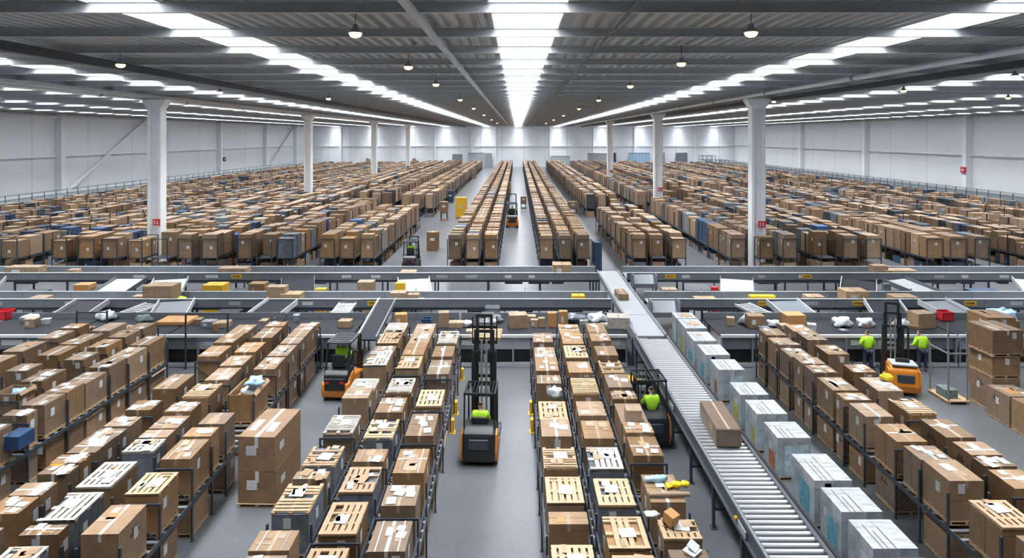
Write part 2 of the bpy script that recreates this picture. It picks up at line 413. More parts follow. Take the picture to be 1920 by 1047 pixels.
def load(X,Y,rz,w,l,z0,z1,style,rng,label,group,side=1,name=None,papers=None,detail=True):
    """one pallet load: pallet > carton, lid, tapes, labels. side=+1: right face shows, -1: left face shows"""
    nm=name or {'carton':'cardboard_carton','slat':'slatted_crate','grey':'slatted_crate','white':'white_carton','open':'open_carton','paper':'cardboard_carton','film':'slatted_crate','wrap':'wrapped_crate'}[style]
    t=thing(nm,label,'crate' if 'crate' in nm else 'carton',(X,Y,z0),rz,group)
    inst('pallet',ME_pal,t,(0,0,0),0,(w,l,1)); pz=.115; h=z1-z0-pz
    bodym=M_card if style in('carton','slat','grey','paper','open') else (M_film if style in('film','wrap') else M_wfilm)
    hb=h-(.078 if style in('slat','grey','film','wrap') else 0)
    if style=='open':
        mb=MB(); a,b=w/2,l/2
        mb.box(-a,a,-b,-b+.02,0,hb);mb.box(-a,a,b-.02,b,0,hb);mb.box(-a,-a+.02,-b,b,0,hb);mb.box(a-.02,a,-b,b,0,hb);mb.box(-a+.015,a-.015,-b+.015,b-.015,.01,hb*.72)
        mb.build('carton_body',M_card,t,(0,0,pz))
        mb=MB(); mb.blob(rng.uniform(-.05,.05),l*.1,hb*.78,w*.7,l*.5,.35,rng); mb.build('plastic_liner',M_bluebag if rng.random()<.5 else M_bag,t,(0,0,pz))
        MB().cbox(-a-.06,0,hb-.03,.15,l*.9,.012,ry=-.7).build('flap',M_card2,t,(0,0,pz)); MB().cbox(a+.05,0,hb-.02,.13,l*.9,.012,ry=.9).build('flap',M_card2,t,(0,0,pz))
    else:
        top=M_white if style=='white' else None
        inst('carton_body',carton_mesh(w,l,hb,bodym,True,rng.random()<.35,top=top),t,(0,0,pz))
    zt=pz+hb
    if style in('slat','film'):
        k=rng.randrange(12); inst('slatted_lid',LIDS[k],t,(0,0,zt),0,(w*1.02,l*1.01,1)); zt+=.078
        if k==1: pass
    elif style in('grey','wrap'):
        k=rng.randrange(9); inst('slatted_lid',LIDG[k],t,(0,0,zt),0,(w*1.02,l*1.01,1)); zt+=.078
    if not detail: return t
    if style in('carton','paper'):
        mb=MB(); mb.box(-.035,.035,-l/2-.003,l/2+.003,h-hb*0-.0,h+.003)
        mb=MB().box(-.035,.035,-l/2,l/2,zt,zt+.003).box(-.035,.035,-l/2-.004,-l/2,zt-.16,zt+.003)
        mb.build('packing_tape',M_ptape if rng.random()<.75 else M_wtape,t)
        if rng.random()<.3:
            mb=MB(); yy=rng.uniform(-.2,.2)*l; mb.box(-w/2,w/2,yy-.03,yy+.03,zt+.003,zt+.006); mb.build('packing_tape',M_wtape,t)
    if style in('carton','paper') and rng.random()<.55:
        # worn kraft patches, straps and turned-up flap edges on the lid
        for q in range(rng.choice([1,2,2,3])):
            a=rng.uniform(.12,.45)*w; b=rng.uniform(.1,.5)*l
            MB().cbox(rng.uniform(-.25,.25)*w,rng.uniform(-.25,.25)*l,zt+.0045,a,b,.003,rz=rng.uniform(-.08,.08)).build('kraft_patch',rng.choice([M_card2,M_ptape,M_card2,M_cardorange]),t)
        if rng.random()<.5:
            for q in(-.3,.3): MB().box(w*q-.012,w*q+.012,-l/2-.004,l/2,zt+.006,zt+.010).build('strap',M_rackl if rng.random()<.5 else M_wtape,t)
    if style in('slat','grey','film','wrap'):
        for q in range(rng.choice([0,1,2,3])):
            MB().cbox(rng.uniform(-.35,.35)*w,rng.uniform(-.4,.4)*l,zt+.006,rng.uniform(.08,.2),rng.uniform(.1,.3),.01,rz=rng.uniform(-.3,.3)).build('loose_slip',rng.choice([M_card2,M_woodg,M_ptape]),t)
    if style=='white':
        mb=MB()
        for q in (-.28,-.16,.02): mb.box(w*q-.008,w*q+.008,-l*.5,l*rng.uniform(.1,.45),zt,zt+.004)
        mb.build('seam_slot',M_ink,t)
        mb=MB(); mb.box(-w/2-.006,w*.1,-l/2-.006,-l/2,zt-.22,zt); mb.box(-w/2-.006,-w/2,-l/2,-l*.1,zt-.28,zt); mb.build('cover_flap',M_white,t)
        mb=MB(); q=rng.uniform(.1,.3)
        pmats=[mat('panel_teal',(.10,.28,.36),.5,noise=.4),mat('panel_brick',(.36,.12,.07),.5,noise=.4),mat('panel_grey',(.4,.5,.55),.5,noise=.4),mat('panel_olive',(.36,.34,.10),.5,noise=.5)]
        MB().box(-w/2-.005,-w/2,-l*.3,l*rng.uniform(-.05,.2),.2,zt*rng.uniform(.5,.75)).build('printed_panel',pmats[rng.randrange(4)],t)
        MB().box(-w*rng.uniform(.05,.3),w*.42,-l/2-.005,-l/2,rng.choice([.15,.6]),zt-.23).build('printed_panel',pmats[rng.choice([0,2,2,1,3])],t)
    # paper labels on top
    n=papers if papers is not None else {'carton':rng.choice([0,1,1,2,3]),'paper':rng.choice([3,4,5]),'slat':rng.choice([1,1,2]),'grey':rng.choice([2,3]),'white':0,'open':0,'film':2,'wrap':2}[style]
    spots=[(-.24,-.28),(.24,.25),(-.2,.3),(.25,-.3),(.05,0),(-.05,.12),(.28,.02)]; rng.shuffle(spots)
    for i in range(n):
        px,py=spots[i]; a=rng.uniform(.13,.24); b=rng.uniform(.18,.34)
        if style in('slat','grey','film','wrap') and i==0: a,b=rng.uniform(.25,.36),rng.uniform(.3,.42); px,py=(rng.uniform(-.08,.12),rng.uniform(-.1,.2))
        MB().cbox(px*w,py*l,zt+.009+.003*i,a,b,.004,rz=rng.uniform(-.25,.25)).build('shipping_label',M_paper if rng.random()<.85 else M_card2,t)
    # labels on the visible side and the front
    if rng.random()<.6:
        yy=rng.uniform(-.3,.2)*l; mb=MB(); xs=side*(w/2+.004); mb.box(min(xs-.002,xs+.002),max(xs-.002,xs+.002),yy,yy+.16,pz+hb*.5,pz+hb*.5+.24); mb.build('side_label',M_paper,t)
    if rng.random()<.4:
        mb=MB(); xx=rng.uniform(-.3,.15)*w; mb.box(xx,xx+.16,-l/2-.006,-l/2-.002,pz+hb-.30,pz+hb-.08); mb.build('front_label',M_paper if rng.random()<.7 else M_wtape,t)
    if style=='carton' and rng.random()<.22:
        mb=MB(); marks(mb,side*(w/2+.003),-.1*l,.25*l,pz+hb*.62,pz+hb*.80,rng); mb.build('printed_mark',M_ink,t)
    return t
# ---------------------------------------------------------------- foreground rack rows
ST={'c':'carton','s':'slat','g':'grey','p':'paper','o':'open','f':'film','w':'wrap'}
LOOK={'c':'brown carton','s':'wood-slatted crate','g':'pale-slatted crate','p':'paper-strewn carton','o':'open carton','f':'film-wrapped slatted crate','w':'grey wrapped crate'}
GRP_TOP='loads on the upper rack level in the foreground'; GRP_LOW='loads on the lower rack level in the foreground'

def frame_mesh(w,h,bar=True):
    mb=MB(); a=w/2
    for x in (-a,a):
        mb.box(x-.022,x+.022,-.03,.03,0,h); mb.box(x-.05,x+.05,-.06,.06,0,.012)
    if bar:
        mb.box(-a,a,-.02,.02,h-.05,h); mb.bar((-a,0,.25),(a,0,.9),.025,.025); mb.bar((a,0,.95),(-a,0,1.6),.025,.025)
    return mb.mesh('upright_frame',M_rack)
def rack(name_label,pts,w,frames,h=1.8,z1=1.0,guard=None,beams=True,nm='pallet_rack',steel=None,loads_side=0):
    """pts=(near xc,near y,far xc,far y)"""
    xa,ya,xb,yb=pts; L=math.hypot(xb-xa,yb-ya); rz=-math.atan2(xb-xa,yb-ya)
    t=thing(nm,name_label,'rack',(xa,ya,0),rz)
    fm=frame_mesh(w,h); fp=frame_mesh(w,h,False); rr=random.Random(len(frames)*7+int(xa*10))
    for f in frames: inst('upright_frame',fm if rr.random()<.33 else fp,t,(0,(f-ya)/(yb-ya)*L,0))
    for x in (-w/2,w/2):
        MB().box(x-.02,x+.02,0,L,z1-.11,z1-.005).build('shelf_beam',M_rack,t)
        if abs(xa)<6: MB().box(x-.02,x+.02,0,L,h-.45,h-.39).build('side_rail',M_rack,t)
    mb=MB(); n=int(L/.35)
    for i in range(n): mb.box(-w/2,w/2,i*.35,i*.35+.1,z1-.03,z1-.004)
    mb.build('shelf_slats',M_rackl,t)
    if guard:
        for f in frames:
            if guard(f):
                x=(w/2+.07)*guard.side
                MB().box(x-.05,x+.05,-.12,.12,0,.45).box(x-.09,x+.09,-.16,.16,0,.02).build('post_guard',M_yel,t,(0,(f-ya)/(yb-ya)*L,0),bevel=.01)
    return t

class G:
    def __init__(s,side,p): s.side=side; s.p=p; s.r=random.Random(5)
    def __call__(s,f): return s.r.random()<s.p

def row(rname,xl,xr,spans,styles,low=None,side=1,h=2.0,label=None,zl=None,guard=None,tops=None):
    """xl,xr = (near,far) x of the two edges; spans = (y_back,y_front) of each load top in the picture, far to near"""
    dn,df=12.6,28.2
    def X(e,d): return e[0]+(e[1]-e[0])*(d-dn)/(df-dn)
    L=[(dep(f),dep(b),st) for (b,f),st in zip(spans,styles)]
    L=sorted((a,min(b,28.55),st) for a,b,st in L if a<28.2)
    rz=-math.atan2((xl[1]+xr[1]-xl[0]-xr[0])/2,df-dn)
    rng=random.Random(rname)
    frames=[]; last=-9
    counts={}
    for i,(a,b,st) in enumerate(L):
        if i+1<len(L): b=min(b,L[i+1][0]-.02)
        y=(a+b)/2; l=max(.35,b-a-.02); w=X(xr,y)-X(xl,y)-.04; xc=(X(xl,y)+X(xr,y))/2
        counts[st]=counts.get(st,0)+1
        hh=h-rng.choice([0,0,.03,.06,-.04])
        if i==0: w-=.02
        load(xc,y,rz,w,l,1.0,hh,ST[st],rng,'%s, %s from front, top level, %s'%(LOOK[st],ORD[i],rname),GRP_TOP,side)
        k='c' if rng.random()<.8 else ('p' if rng.random()<.5 else 'o')
        if rng.random()<.93:
            load(xc,y,rz,w,l*rng.uniform(.86,.98),0.0,rng.choice([.86,.82,.74]),ST[k],rng,'%s, %s from front, bottom level, %s'%(LOOK[k],ORD[i],rname),GRP_LOW,side,papers=0)
        if a-last>.9: frames.append(a-.045); last=a
    frames.append(L[-1][1]+.05)
    ya,yb=L[0][0]-.06,L[-1][1]+.08
    w=(X(xr,20)-X(xl,20))+.09
    rack('dark steel two-level pallet rack, the %s'%rname,((X(xl,ya)+X(xr,ya))/2,ya,(X(xl,yb)+X(xr,yb))/2,yb),w,frames,guard=guard)

row('rack lining the central aisle\'s left',(-2.93,-3.17),(-2.15,-2.38),
 [(621,643),(651,671),(672,699),(729,759),(776,818),(842,888),(913,953),(972,1030),(1052,1110)],'gcpspppcc',guard=G(1,.7))
row('middle rack left of the central aisle',(-4.02,-4.28),(-3.23,-3.45),
 [(592,605),(606,624),(625,644),(645,668),(670,693),(706,731),(746,774),(785,821),(838,862),(871,917),(939,998),(1028,1090)],'ccpcsgpfcfss')
row('third rack left of the central aisle',(-5.2,-5.5),(-4.38,-4.66),
 [(601,621),(624,643),(646,658),(659,685),(708,729),(729,750),(774,806),(833,871),(886,897),(908,963),(995,1034),(1036,1090)],'gscggcgfpfcp')
row('rack lining the central aisle\'s right',(.64,.60),(1.5,1.40),
 [(625,642),(650,671),(672,698),(706,722),(751,784),(789,822),(837,876),(892,941),(960,984),(1016,1075)],'cppcspsscs',side=-1,guard=G(-1,.6))
row('middle rack right of the central aisle',(1.77,1.72),(2.6,2.57),
 [(607,625),(626,647),(650,672),(675,696),(707,735),(749,776),(789,823),(835,875),(895,944),(969,1029),(1045,1100)],'spspscpwfss',side=-1)
row('rack left of the roller conveyor aisle',(2.9,2.88),(3.7,3.68),
 [(606,624),(625,640),(651,669),(672,696),(702,727),(732,747),(755,792),(795,815),(817,853),(890,943),(974,1010),(1025,1080)],'cpcspccpposc'.replace('o','p'),side=-1)
row('rack facing the two-carton stack',(-8.7,-9.25),(-7.92,-8.5),
 [(601,610),(611,632),(632,645),(647,668),(670,693),(706,738),(772,794),(804,822),(824,862),(886,927),(950,1007),(1041,1090)],'ccccpocppscc')
row('second rack left of the two-carton stack',(-9.92,-10.6),(-9.12,-9.78),
 [(598,614),(614,634),(644,663),(667,686),(687,710),(720,746),(757,775),(776,800),(802,817),(819,842),(869,916),(927,980),(992,1004),(1022,1060)],'cccccspccwgwcw')
row('third rack left of the two-carton stack',(-11.25,-11.8),(-10.5,-11.0),
 [(590,607),(609,625),(627,645),(647,667),(702,730),(749,768),(780,798),(802,817),(817,850),(855,872),(873,890),(905,930),(932,965),(985,1004),(1022,1060)],'cccccopppppppps'.replace('o','p'))
row('fourth rack left of the two-carton stack',(-14.75,-14.75),(-14.0,-14.0),
 [(632,650),(651,672),(674,692),(694,717),(718,737),(738,761),(768,780),(795,817)],'cpccpcpc')
row('fifth rack left of the two-carton stack',(-16.2,-16.2),(-15.45,-15.45),
 [(602,618),(620,635),(638,654),(660,676),(692,716),(722,740)],'ccccpo')
row('sixth rack left of the two-carton stack',(-17.5,-17.5),(-16.7,-16.7),
 [(605,621),(626,637),(638,648),(648,667),(680,695)],'ccpcp')
row('outer rack at the far left picture edge',(-19.1,-19.1),(-18.3,-18.3),
 [(598,615),(617,632),(640,660),(664,690)],'cpcp')
row('rack just right of the white cartons',(9.94,9.94),(10.78,10.78),
 [(618,631),(632,644),(645,648),(650,667),(672,685),(687,702),(706,731),(735,749),(754,780),(793,827),(836,863),(865,906),(935,986),(1004,1060)],'cccccpppccpsss'.replace('sss','csp'),side=-1)
row('second rack right of the white cartons',(11.3,11.3),(12.12,12.12),
 [(609,622),(624,640),(649,667),(686,701),(708,734),(746,775),(789,824),(831,857),(858,875),(878,915),(925,960)],'cccppsccppc',side=-1)

# stray things lying on the rack loads
def small(name,label,cat,px,py,z,build,m,bev=0,group=None,rz=0):
    x,y=at(px,py,z); mb=MB(); build(mb); o=mb.build(name,m,None,(x,y,z),rz,bev); return tag(o,label,cat,group)
rb=random.Random(3)
small('work_gloves','pair of bright yellow work gloves on a crate beside the roller conveyor','gloves',1268,915,2.02,
  lambda m:[m.blob(0,0,.07,.26,.16,.14,rb,amp=.12),m.blob(.2,.03,.07,.2,.18,.13,rb,amp=.12)]+[m.tube((-.06-.03*i,-.03+.035*i,.06),(-.24,-.10+.045*i,.05),.022,8) for i in range(4)]+[m.tube((.0,.06,.06),(-.03,.17,.05),.022,8)],M_yelb)
small('tool_bundle','blue grey film-wrapped tool bundle beside the yellow gloves','tools',1226,904,2.02,lambda m:[m.blob(0,0,.06,.5,.13,.12,rb),m.blob(.15,.1,.05,.4,.1,.1,rb)],M_bluebag)
small('long_tube','long brown tube lying across the crate below the yellow gloves','tube',1255,932,2.02,lambda m:[m.tube((-.45,0,.05),(.45,.02,.05),.05,14)],M_ptape)
small('small_box','small honey coloured box tilted on a carton near the bottom edge','box',1258,985,2.03,lambda m:m.cbox(0,0,.15,.24,.24,.22,rz=.7,rx=.25),M_cardorange,.008)
small('paper_bag','white folded paper bag on the lowest carton beside the conveyor aisle','bag',1298,1036,1.97,lambda m:[m.cbox(0,0,.03,.3,.26,.03,rz=.8,rx=.1),m.cbox(.03,.05,.09,.26,.2,.02,rz=1.0,rx=.5)],M_paper)
small('plastic_bag','crumpled white plastic bag on a carton by the central aisle','bag',1041,744,1.83,lambda m:m.blob(0,0,.12,.42,.3,.3,rb,amp=.25),M_bag)
small('plastic_bag','pale blue plastic bag bulging over a carton end near the tilted box','bag',1240,973,2.02,lambda m:m.blob(-.2,.05,.06,.3,.2,.12,rb),M_bag)
small('yellow_cloth','yellow cloth folded on a carton left of the reach truck','cloth',1662,712,2.04,lambda m:[m.cbox(0,0,.07,.3,.3,.12,rz=.3),m.cbox(.02,0,.15,.22,.22,.05,rz=.1)],M_yelb,.02)
small('blue_bag','blue plastic bag hanging out of a carton at left','bag',478,722,2.0,lambda m:m.blob(0,0,.1,.5,.5,.28,rb,amp=.25),M_bluebag)
small('small_carton','small brown carton strapped with grey tape on the rack left of roller conveyor','carton',1187,789,2.0,lambda m:m.box(-.22,.22,-.2,.2,0,.36),M_card2,.01)
small('fragile_sticker','round red sticker on the front of a carton beside the central aisle','sticker',782,901,1.86,lambda m:[m.box(-.09,.09,-.004,0,-.07,.07),m.box(-.07,.07,-.006,-.004,-.015,.0)],M_redink) if 0 else None
for q,(px,py,l) in enumerate(((112,868,'left'),(146,863,'right'))):
    small('orange_film','orange plastic film circle on a paper-strewn carton, %s of two'%l,'film',px,py,2.01,lambda m:m.lathe([(.0,.03),(.16,.02),(.2,0)],n=14),M_orange)
small('blue_crate','blue plastic crate on a rack at the left edge','crate',34,836,1.4,lambda m:m.box(-.2,.25,-.3,.3,0,.38),M_blue,.02)

# ---------------------------------------------------------------- white carton row beside the conveyor
WL=[(591,602),(603,621),(622,640),(646,666),(674,694),(717,741),(750,777),(791,822),(851,902),(914,961),(974,1030),(1046,1110)]
rng=random.Random(21)
WL.sort(key=lambda s:-s[1])
for i,(b,f) in enumerate(WL):
    z=1.25; ya=F*(10-z)/(f-VY); yb=F*(10-z)/(b-VY); 
    l=yb-ya-.03; t=load(8.02,(ya+yb)/2,0,.96,l,0.0,z+(.12 if i>=10 else 0),'white',rng,'white printed carton, %s from the front in the row beside the roller conveyor'%ORD[i],'white cartons beside the roller conveyor',-1,papers=1 if i%3==0 else 0)
    if i in(10,11):
        MB().blob(.1,0,z+.12,.5,.6,.04,rng,amp=.2).build('cork_granules',M_wood,t)

# ---------------------------------------------------------------- racks at the far right edge
G3='loads on the racks at the right picture edge'
rng=random.Random(5)
for i,(y0,y1) in enumerate(((19.2,20.3),(20.4,21.5),(21.6,22.7),(22.8,23.9))):
    load(17.3,(y0+y1)/2,0,.95,y1-y0,0,1.08,'carton',rng,'tall brown carton on the floor at right edge, %s from the front'%ORD[i],G3,-1,papers=1)
ys=[(19.6,20.7),(20.8,22.0)]
for i,(y0,y1) in enumerate(ys):
    load(17.55,(y0+y1)/2,0,.9,y1-y0,1.35,2.2,'paper' if i else 'carton',rng,'%s carton on the upper shelf at the right edge above the floor cartons'%('papered' if i else 'plain'),G3,-1)
rack('dark steel two-level rack at the right edge behind the floor cartons',(17.55,19.3,17.55,22.3),1.05,[19.4,20.75,22.2],h=2.1,z1=1.35)
# tall stack on the right
load(17.6,24.6,0,1.0,1.2,0,1.25,'carton',rng,'lower brown carton of the tall stack at the right edge',G3,-1,papers=0)
load(17.6,24.6,0,1.0,1.2,1.25,2.05,'carton',rng,'middle brown carton of the tall stack at the right edge',G3,-1,papers=0)
load(17.6,24.6,.05,1.15,1.3,2.05,3.0,'paper',rng,'big top carton with white labels on the tall stack at right',G3,-1,papers=0)
load(18.9,26.6,0,1.1,1.2,2.0,2.9,'carton',rng,'brown carton behind the tall stack at the right edge',G3,-1,papers=0)
load(18.9,26.6,0,1.1,1.2,0,2.0,'carton',rng,'tall base carton behind the tall stack at the right edge',G3,-1,papers=0)
t=thing('cage_trolley','open steel frame trolley with wooden base beside the tall stack at right','trolley',(16.42,25.4,0))
mb=MB()
for x in(-.35,.35):
    for y in(-.55,.55): mb.box(x-.025,x+.025,y-.025,y+.025,.1,1.95 if x<0 else 2.7)
mb.build('post',M_rackl,t); MB().box(-.35,.35,-.57,-.53,1.85,1.9).box(-.37,-.33,-.55,.55,1.85,1.9).build('top_rail',M_rackl,t)
MB().box(-.42,.42,-.62,.62,.08,.13).box(-.4,-.3,-.6,.6,0,.08).box(.3,.4,-.6,.6,0,.08).build('wooden_base',M_wood,t)
MB().box(-.35,.1,-.4,.2,.13,.45).build('carton',M_light,t)

# ---------------------------------------------------------------- the big two-carton stack on its pallet
t=thing('pallet','wooden pallet under the big two-carton stack in the left aisle','pallet',(-6.97,18.85,0),-.03); inst('pallet_deck',ME_pal,t,(0,0,0),0,(1.08,1.9,1))
rng=random.Random(9)
def bigbox(z0,h,label,rz,w=1.04):
    t=thing('large_carton',label,'carton',(-6.97,18.85,z0),rz,'two large cartons stacked in the aisle')
    inst('carton_body',carton_mesh(w,1.86,h,M_card,True,False),t)
    MB().box(-.05,.05,-.93,.93,h,h+.003).box(-.05,.05,-.934,-.93,h-.3,h).build('packing_tape',M_wtape,t)
    MB().cbox(.2,-.3,h+.006,.22,.6,.004,rz=.05).build('shipping_label',M_paper,t)
    MB().cbox(-.3,-.2,h+.006,.2,.7,.004,rz=.02).build('shipping_label',M_paper,t)
    MB().box(-.28,.0,-.94,-.932,h-.5,h-.25).build('front_label',M_wtape,t)
    MB().box(w/2,w/2+.005,-.6,-.3,h-.5,h-.3).build('side_label',M_paper,t)
bigbox(.115,.86,'lower large brown carton of the stack standing in the left aisle',-.03)
bigbox(.98,.92,'upper large brown carton with pale tape, stack in left aisle',-.05,1.0)

# ---------------------------------------------------------------- roller conveyor
CX0,CX1=5.02,6.3; CZ=1.5
M_rail=mat('dark_rail_paint',(.075,.085,.10),.35,metal=.2)
t=thing('roller_conveyor','long grey roller conveyor running from the bottom edge to the sorting lines','conveyor',(0,0,0))
mb=MB()
for x in(CX0,CX1): mb.box(x-.04,x+.04,8.5,28.2,CZ-.26,CZ+.06)
MB().box(CX0-.06,CX0+.03,8.5,28.2,CZ-.24,CZ+.06).box(CX0-.12,CX0-.02,8.5,28.2,CZ-.28,CZ-.24).build('side_rail',M_rail,t)
MB().box(CX1-.03,CX1+.06,8.5,28.2,CZ-.22,CZ+.06).build('side_rail',M_rail,t)
MB().box(CX0-.04,CX0+.0,8.5,28.2,CZ+.06,CZ+.075).build('rail_trim',M_rackl,t)
MB().tube((CX1+.18,8.5,CZ-.05),(CX1+.18,28.2,CZ-.05),.05,10).build('cable_tube',M_black,t)
rm=MB().tube((CX0+.03,0,0),(CX1-.03,0,0),.058,10).mesh('roller',M_roller)
n=0;y=11.4
while y<28.0 and n<90: inst('roller',rm,t,(0,y,CZ-.03)); y+=.205; n+=1
MB().box(CX0,CX1,8.5,28.2,CZ-.2,CZ-.17).build('drip_tray',M_black,t)
y=12.6
while y<28:
    for x in(CX0-.02,CX1+.02):
        mb=MB(); mb.box(x-.035,x+.035,y-.05,y+.05,.02,CZ-.22); mb.box(x-.08,x+.08,y-.1,y+.1,0,.02); mb.build('leg',M_rack,t)
    mb=MB(); mb.box(CX0,CX1,y-.03,y+.03,.45,.52); mb.build('cross_brace',M_rack,t); y+=2.2
for yy in(14.6,21.3): MB().cbox(CX0-.1,yy,CZ-.12,.03,.5,.16).build('drive_cover',M_panell,t,bevel=.01)
MB().tube((CX0-.14,14.4+.6,CZ-.1),(CX0-.08,15.0,CZ-.1),.05,12).build('stop_button',M_yel,t)
# flat belt sections beyond the rollers
t=thing('belt_conveyor','pale flat belt conveyor continuing the roller line between the sorting lines','conveyor',(0,0,0))
for k,(a,b) in enumerate(((28.25,31.6),(31.65,41.8))):
    MB().box(CX0+.05,CX1-.05,a,b,CZ-.06,CZ+.02).build('belt',M_gbelt,t)
    for x in(CX0,CX1): MB().box(x-.05,x+.05,a,b,CZ-.2,CZ+.09).build('side_rail',M_panel,t)
for y in range(29,42,3):
    for x in(CX0,CX1): MB().box(x-.035,x+.035,y-.05,y+.05,0,CZ-.2).build('leg',M_rack,t)
o=(thing('long_carton','long brown carton riding on the roller conveyor','carton',(5.78,19.05,CZ+.045),-.04))
mb=MB(); mb.box(-.34,.34,-.98,.98,0,.5); mb.build('carton_body',M_card,o,bevel=.035)
MB().box(-.342,-.34,-.5,-.2,.2,.4).build('side_mark',M_card2,o); MB().box(-.03,.03,-.98,.98,.5,.503).build('packing_tape',M_ptape,o)
o=thing('small_carton','small brown parcel on the pale belt between the sorting lines','carton',(5.45,34.9,CZ+.025),.05)
MB().box(-.26,.26,-.6,.6,0,.33).build('carton_body',M_card,o,bevel=.015); MB().box(-.04,.04,-.6,.6,.33,.334).build('packing_tape',M_ptape,o)

# yellow operator stand under the conveyor
t=thing('step_stand','black step stand with yellow edge under the conveyor left side','step',(4.55,26.0,0))
MB().box(-.25,.25,-.3,.3,.5,.56).build('tread',M_yel,t)
mb=MB()
for x in(-.22,.22):
    for y in(-.27,.27): mb.box(x-.02,x+.02,y-.02,y+.02,0,.5)
mb.build('leg_frame',M_rack,t)
# ---------------------------------------------------------------- elevated sorting conveyors
def signplate(parent,x,y,z,w=.62,h=.24):
    s=MB().box(x,x+w,y-.012,y,z,z+h).build('sign',M_yel,parent); s['label']='yellow sign with black lettering'
    r=random.Random(int(x*10)); mb=MB(); a=x+.07
    while a<x+w-.1:
        b=a+r.choice([.018,.028,.04]); hh=r.choice([.10,.12]); mb.box(a,b,y-.016,y-.012,z+.07,z+.07+hh)
        if r.random()<.4: mb.box(b,b+.02,y-.016,y-.012,z+.07,z+.09)
        a=b+.018
    mb.build('lettering',M_ink,s)
def sorter(label,x0,x1,yn,yf,zt,signs,posts,seed):
    t=thing('sorting_conveyor',label,'conveyor',(0,0,0)); rng=random.Random(seed)
    MB().box(x0,x1,yn+.06,yf-.05,zt-.34,zt-.30).build('belt',M_gbelt,t)
    MB().box(x0,x1,yn,yn+.05,zt-.42,zt).build('front_panel',M_panel,t)
    MB().box(x0,x1,yn-.02,yn+.07,zt,zt+.025).build('front_trim',M_alu,t)
    MB().box(x0,x1,yf-.04,yf,zt-.42,zt+.05).build('back_panel',M_panel,t)
    MB().box(x0,x1,yf-.05,yf+.02,zt+.05,zt+.07).build('back_trim',M_alu,t)
    MB().box(x0,x1,yn+.02,yn+.16,zt-.55,zt-.43).box(x0,x1,yf-.16,yf-.02,zt-.55,zt-.43).build('under_frame',M_rack,t)
    mb=MB(); x=x0+rng.uniform(.5,1.5)
    while x<x1:
        mb.box(x,x+.015,yn-.006,yn,zt-.42,zt); mb.box(x+.4,x+.415,yf-.046,yf-.04,zt-.3,zt+.05); x+=rng.uniform(2.2,3.6)
    mb.build('panel_joint',M_rack,t)
    x=x0+1
    while x<x1-1:
        if rng.random()<.55:
            w=rng.uniform(.3,.8); MB().box(x,x+w,yn-.008,yn,zt-.3,zt-.12).build('info_plate',M_panell if rng.random()<.6 else M_paper,t)
        if rng.random()<.5:
            w=rng.uniform(.5,1.3); MB().box(x,x+w,yn-.02,yn+.3,zt-.66,zt-.56).build('motor_housing',M_black,t)
        x+=rng.uniform(1.4,2.6)
    for x in posts:
        for y in(yn+.1,yf-.1):
            MB().box(x-.045,x+.045,y-.045,y+.045,.02,zt-.42).box(x-.1,x+.1,y-.1,y+.1,0,.02).build('post',M_rack,t)
        MB().bar((x,yf-.1,.3),(x,yn+.1,.3),.05,.05).build('post_tie',M_rack,t)
        if rng.random()<.6: MB().box(x-.02,x+.02,yf+.02,yf+.06,zt-.2,zt+.22).build('guide_post',M_rackl,t)
    for x in signs: signplate(t,x,yn-.008,zt-.32)
    return t
def px2x(px,d): return (px-VX)*d/F
YN1,YN2=34.0,35.5; YF1,YF2=40.5,42.3; ZT=1.66
def fr(a,b,s): 
    o=[]; 
    while a<b: o.append(a); a+=s
    return o
sorter('near left elevated grey sorting conveyor ending at the roller line',-34,4.8,YN1,YN2,ZT,[px2x(x,34) for x in(689,)]+[],fr(-31.5,4.7,2.9)+[4.6],1)
MB().box(px2x(498,34),px2x(504,34),YN1-.02,YN1-.008,ZT-.27,ZT-.1).build('small_sign',M_yel,bpy.data.objects['sorting_conveyor'])
sorter('far left elevated grey sorting conveyor ending at the roller line',-40,4.95,YF1,YF2,ZT,[px2x(434,40.5)],fr(-37,4.8,3.2)+[4.8],2)
sorter('near right elevated grey sorting conveyor starting at the roller line',6.75,36,YN1,YN2,ZT,[px2x(x,34) for x in(1421,1598,1808)],fr(7,35.5,2.8),3)
sorter('far right elevated grey sorting conveyor starting at the roller line',6.65,42,YF1,YF2,ZT,[px2x(x,40.5) for x in(1247,1503)],fr(7,41.5,3.1),4)
# junction boxes at the right starts
for (x,y,l) in ((6.7,33.0,'near right'),(6.9,39.4,'far right')):
    t=thing('transfer_chute','grey transfer chute at the start of the %s sorting conveyor'%l,'chute',(x,y,0))
    MB().prism([(0,1.0),(0,1.25),(.95,1.62),(.95,1.3)],0,1.35).build('slide',M_panel,t)
    MB().box(-.04,.0,-.02,.95,.95,1.75).box(1.35,1.39,-.02,.95,.95,1.75).build('side_plate',M_panel,t)
    for a in(.05,1.3):
        for b in(.05,.88): MB().box(a-.035,a+.035,b-.035,b+.035,0,1.0).build('leg',M_rack,t)

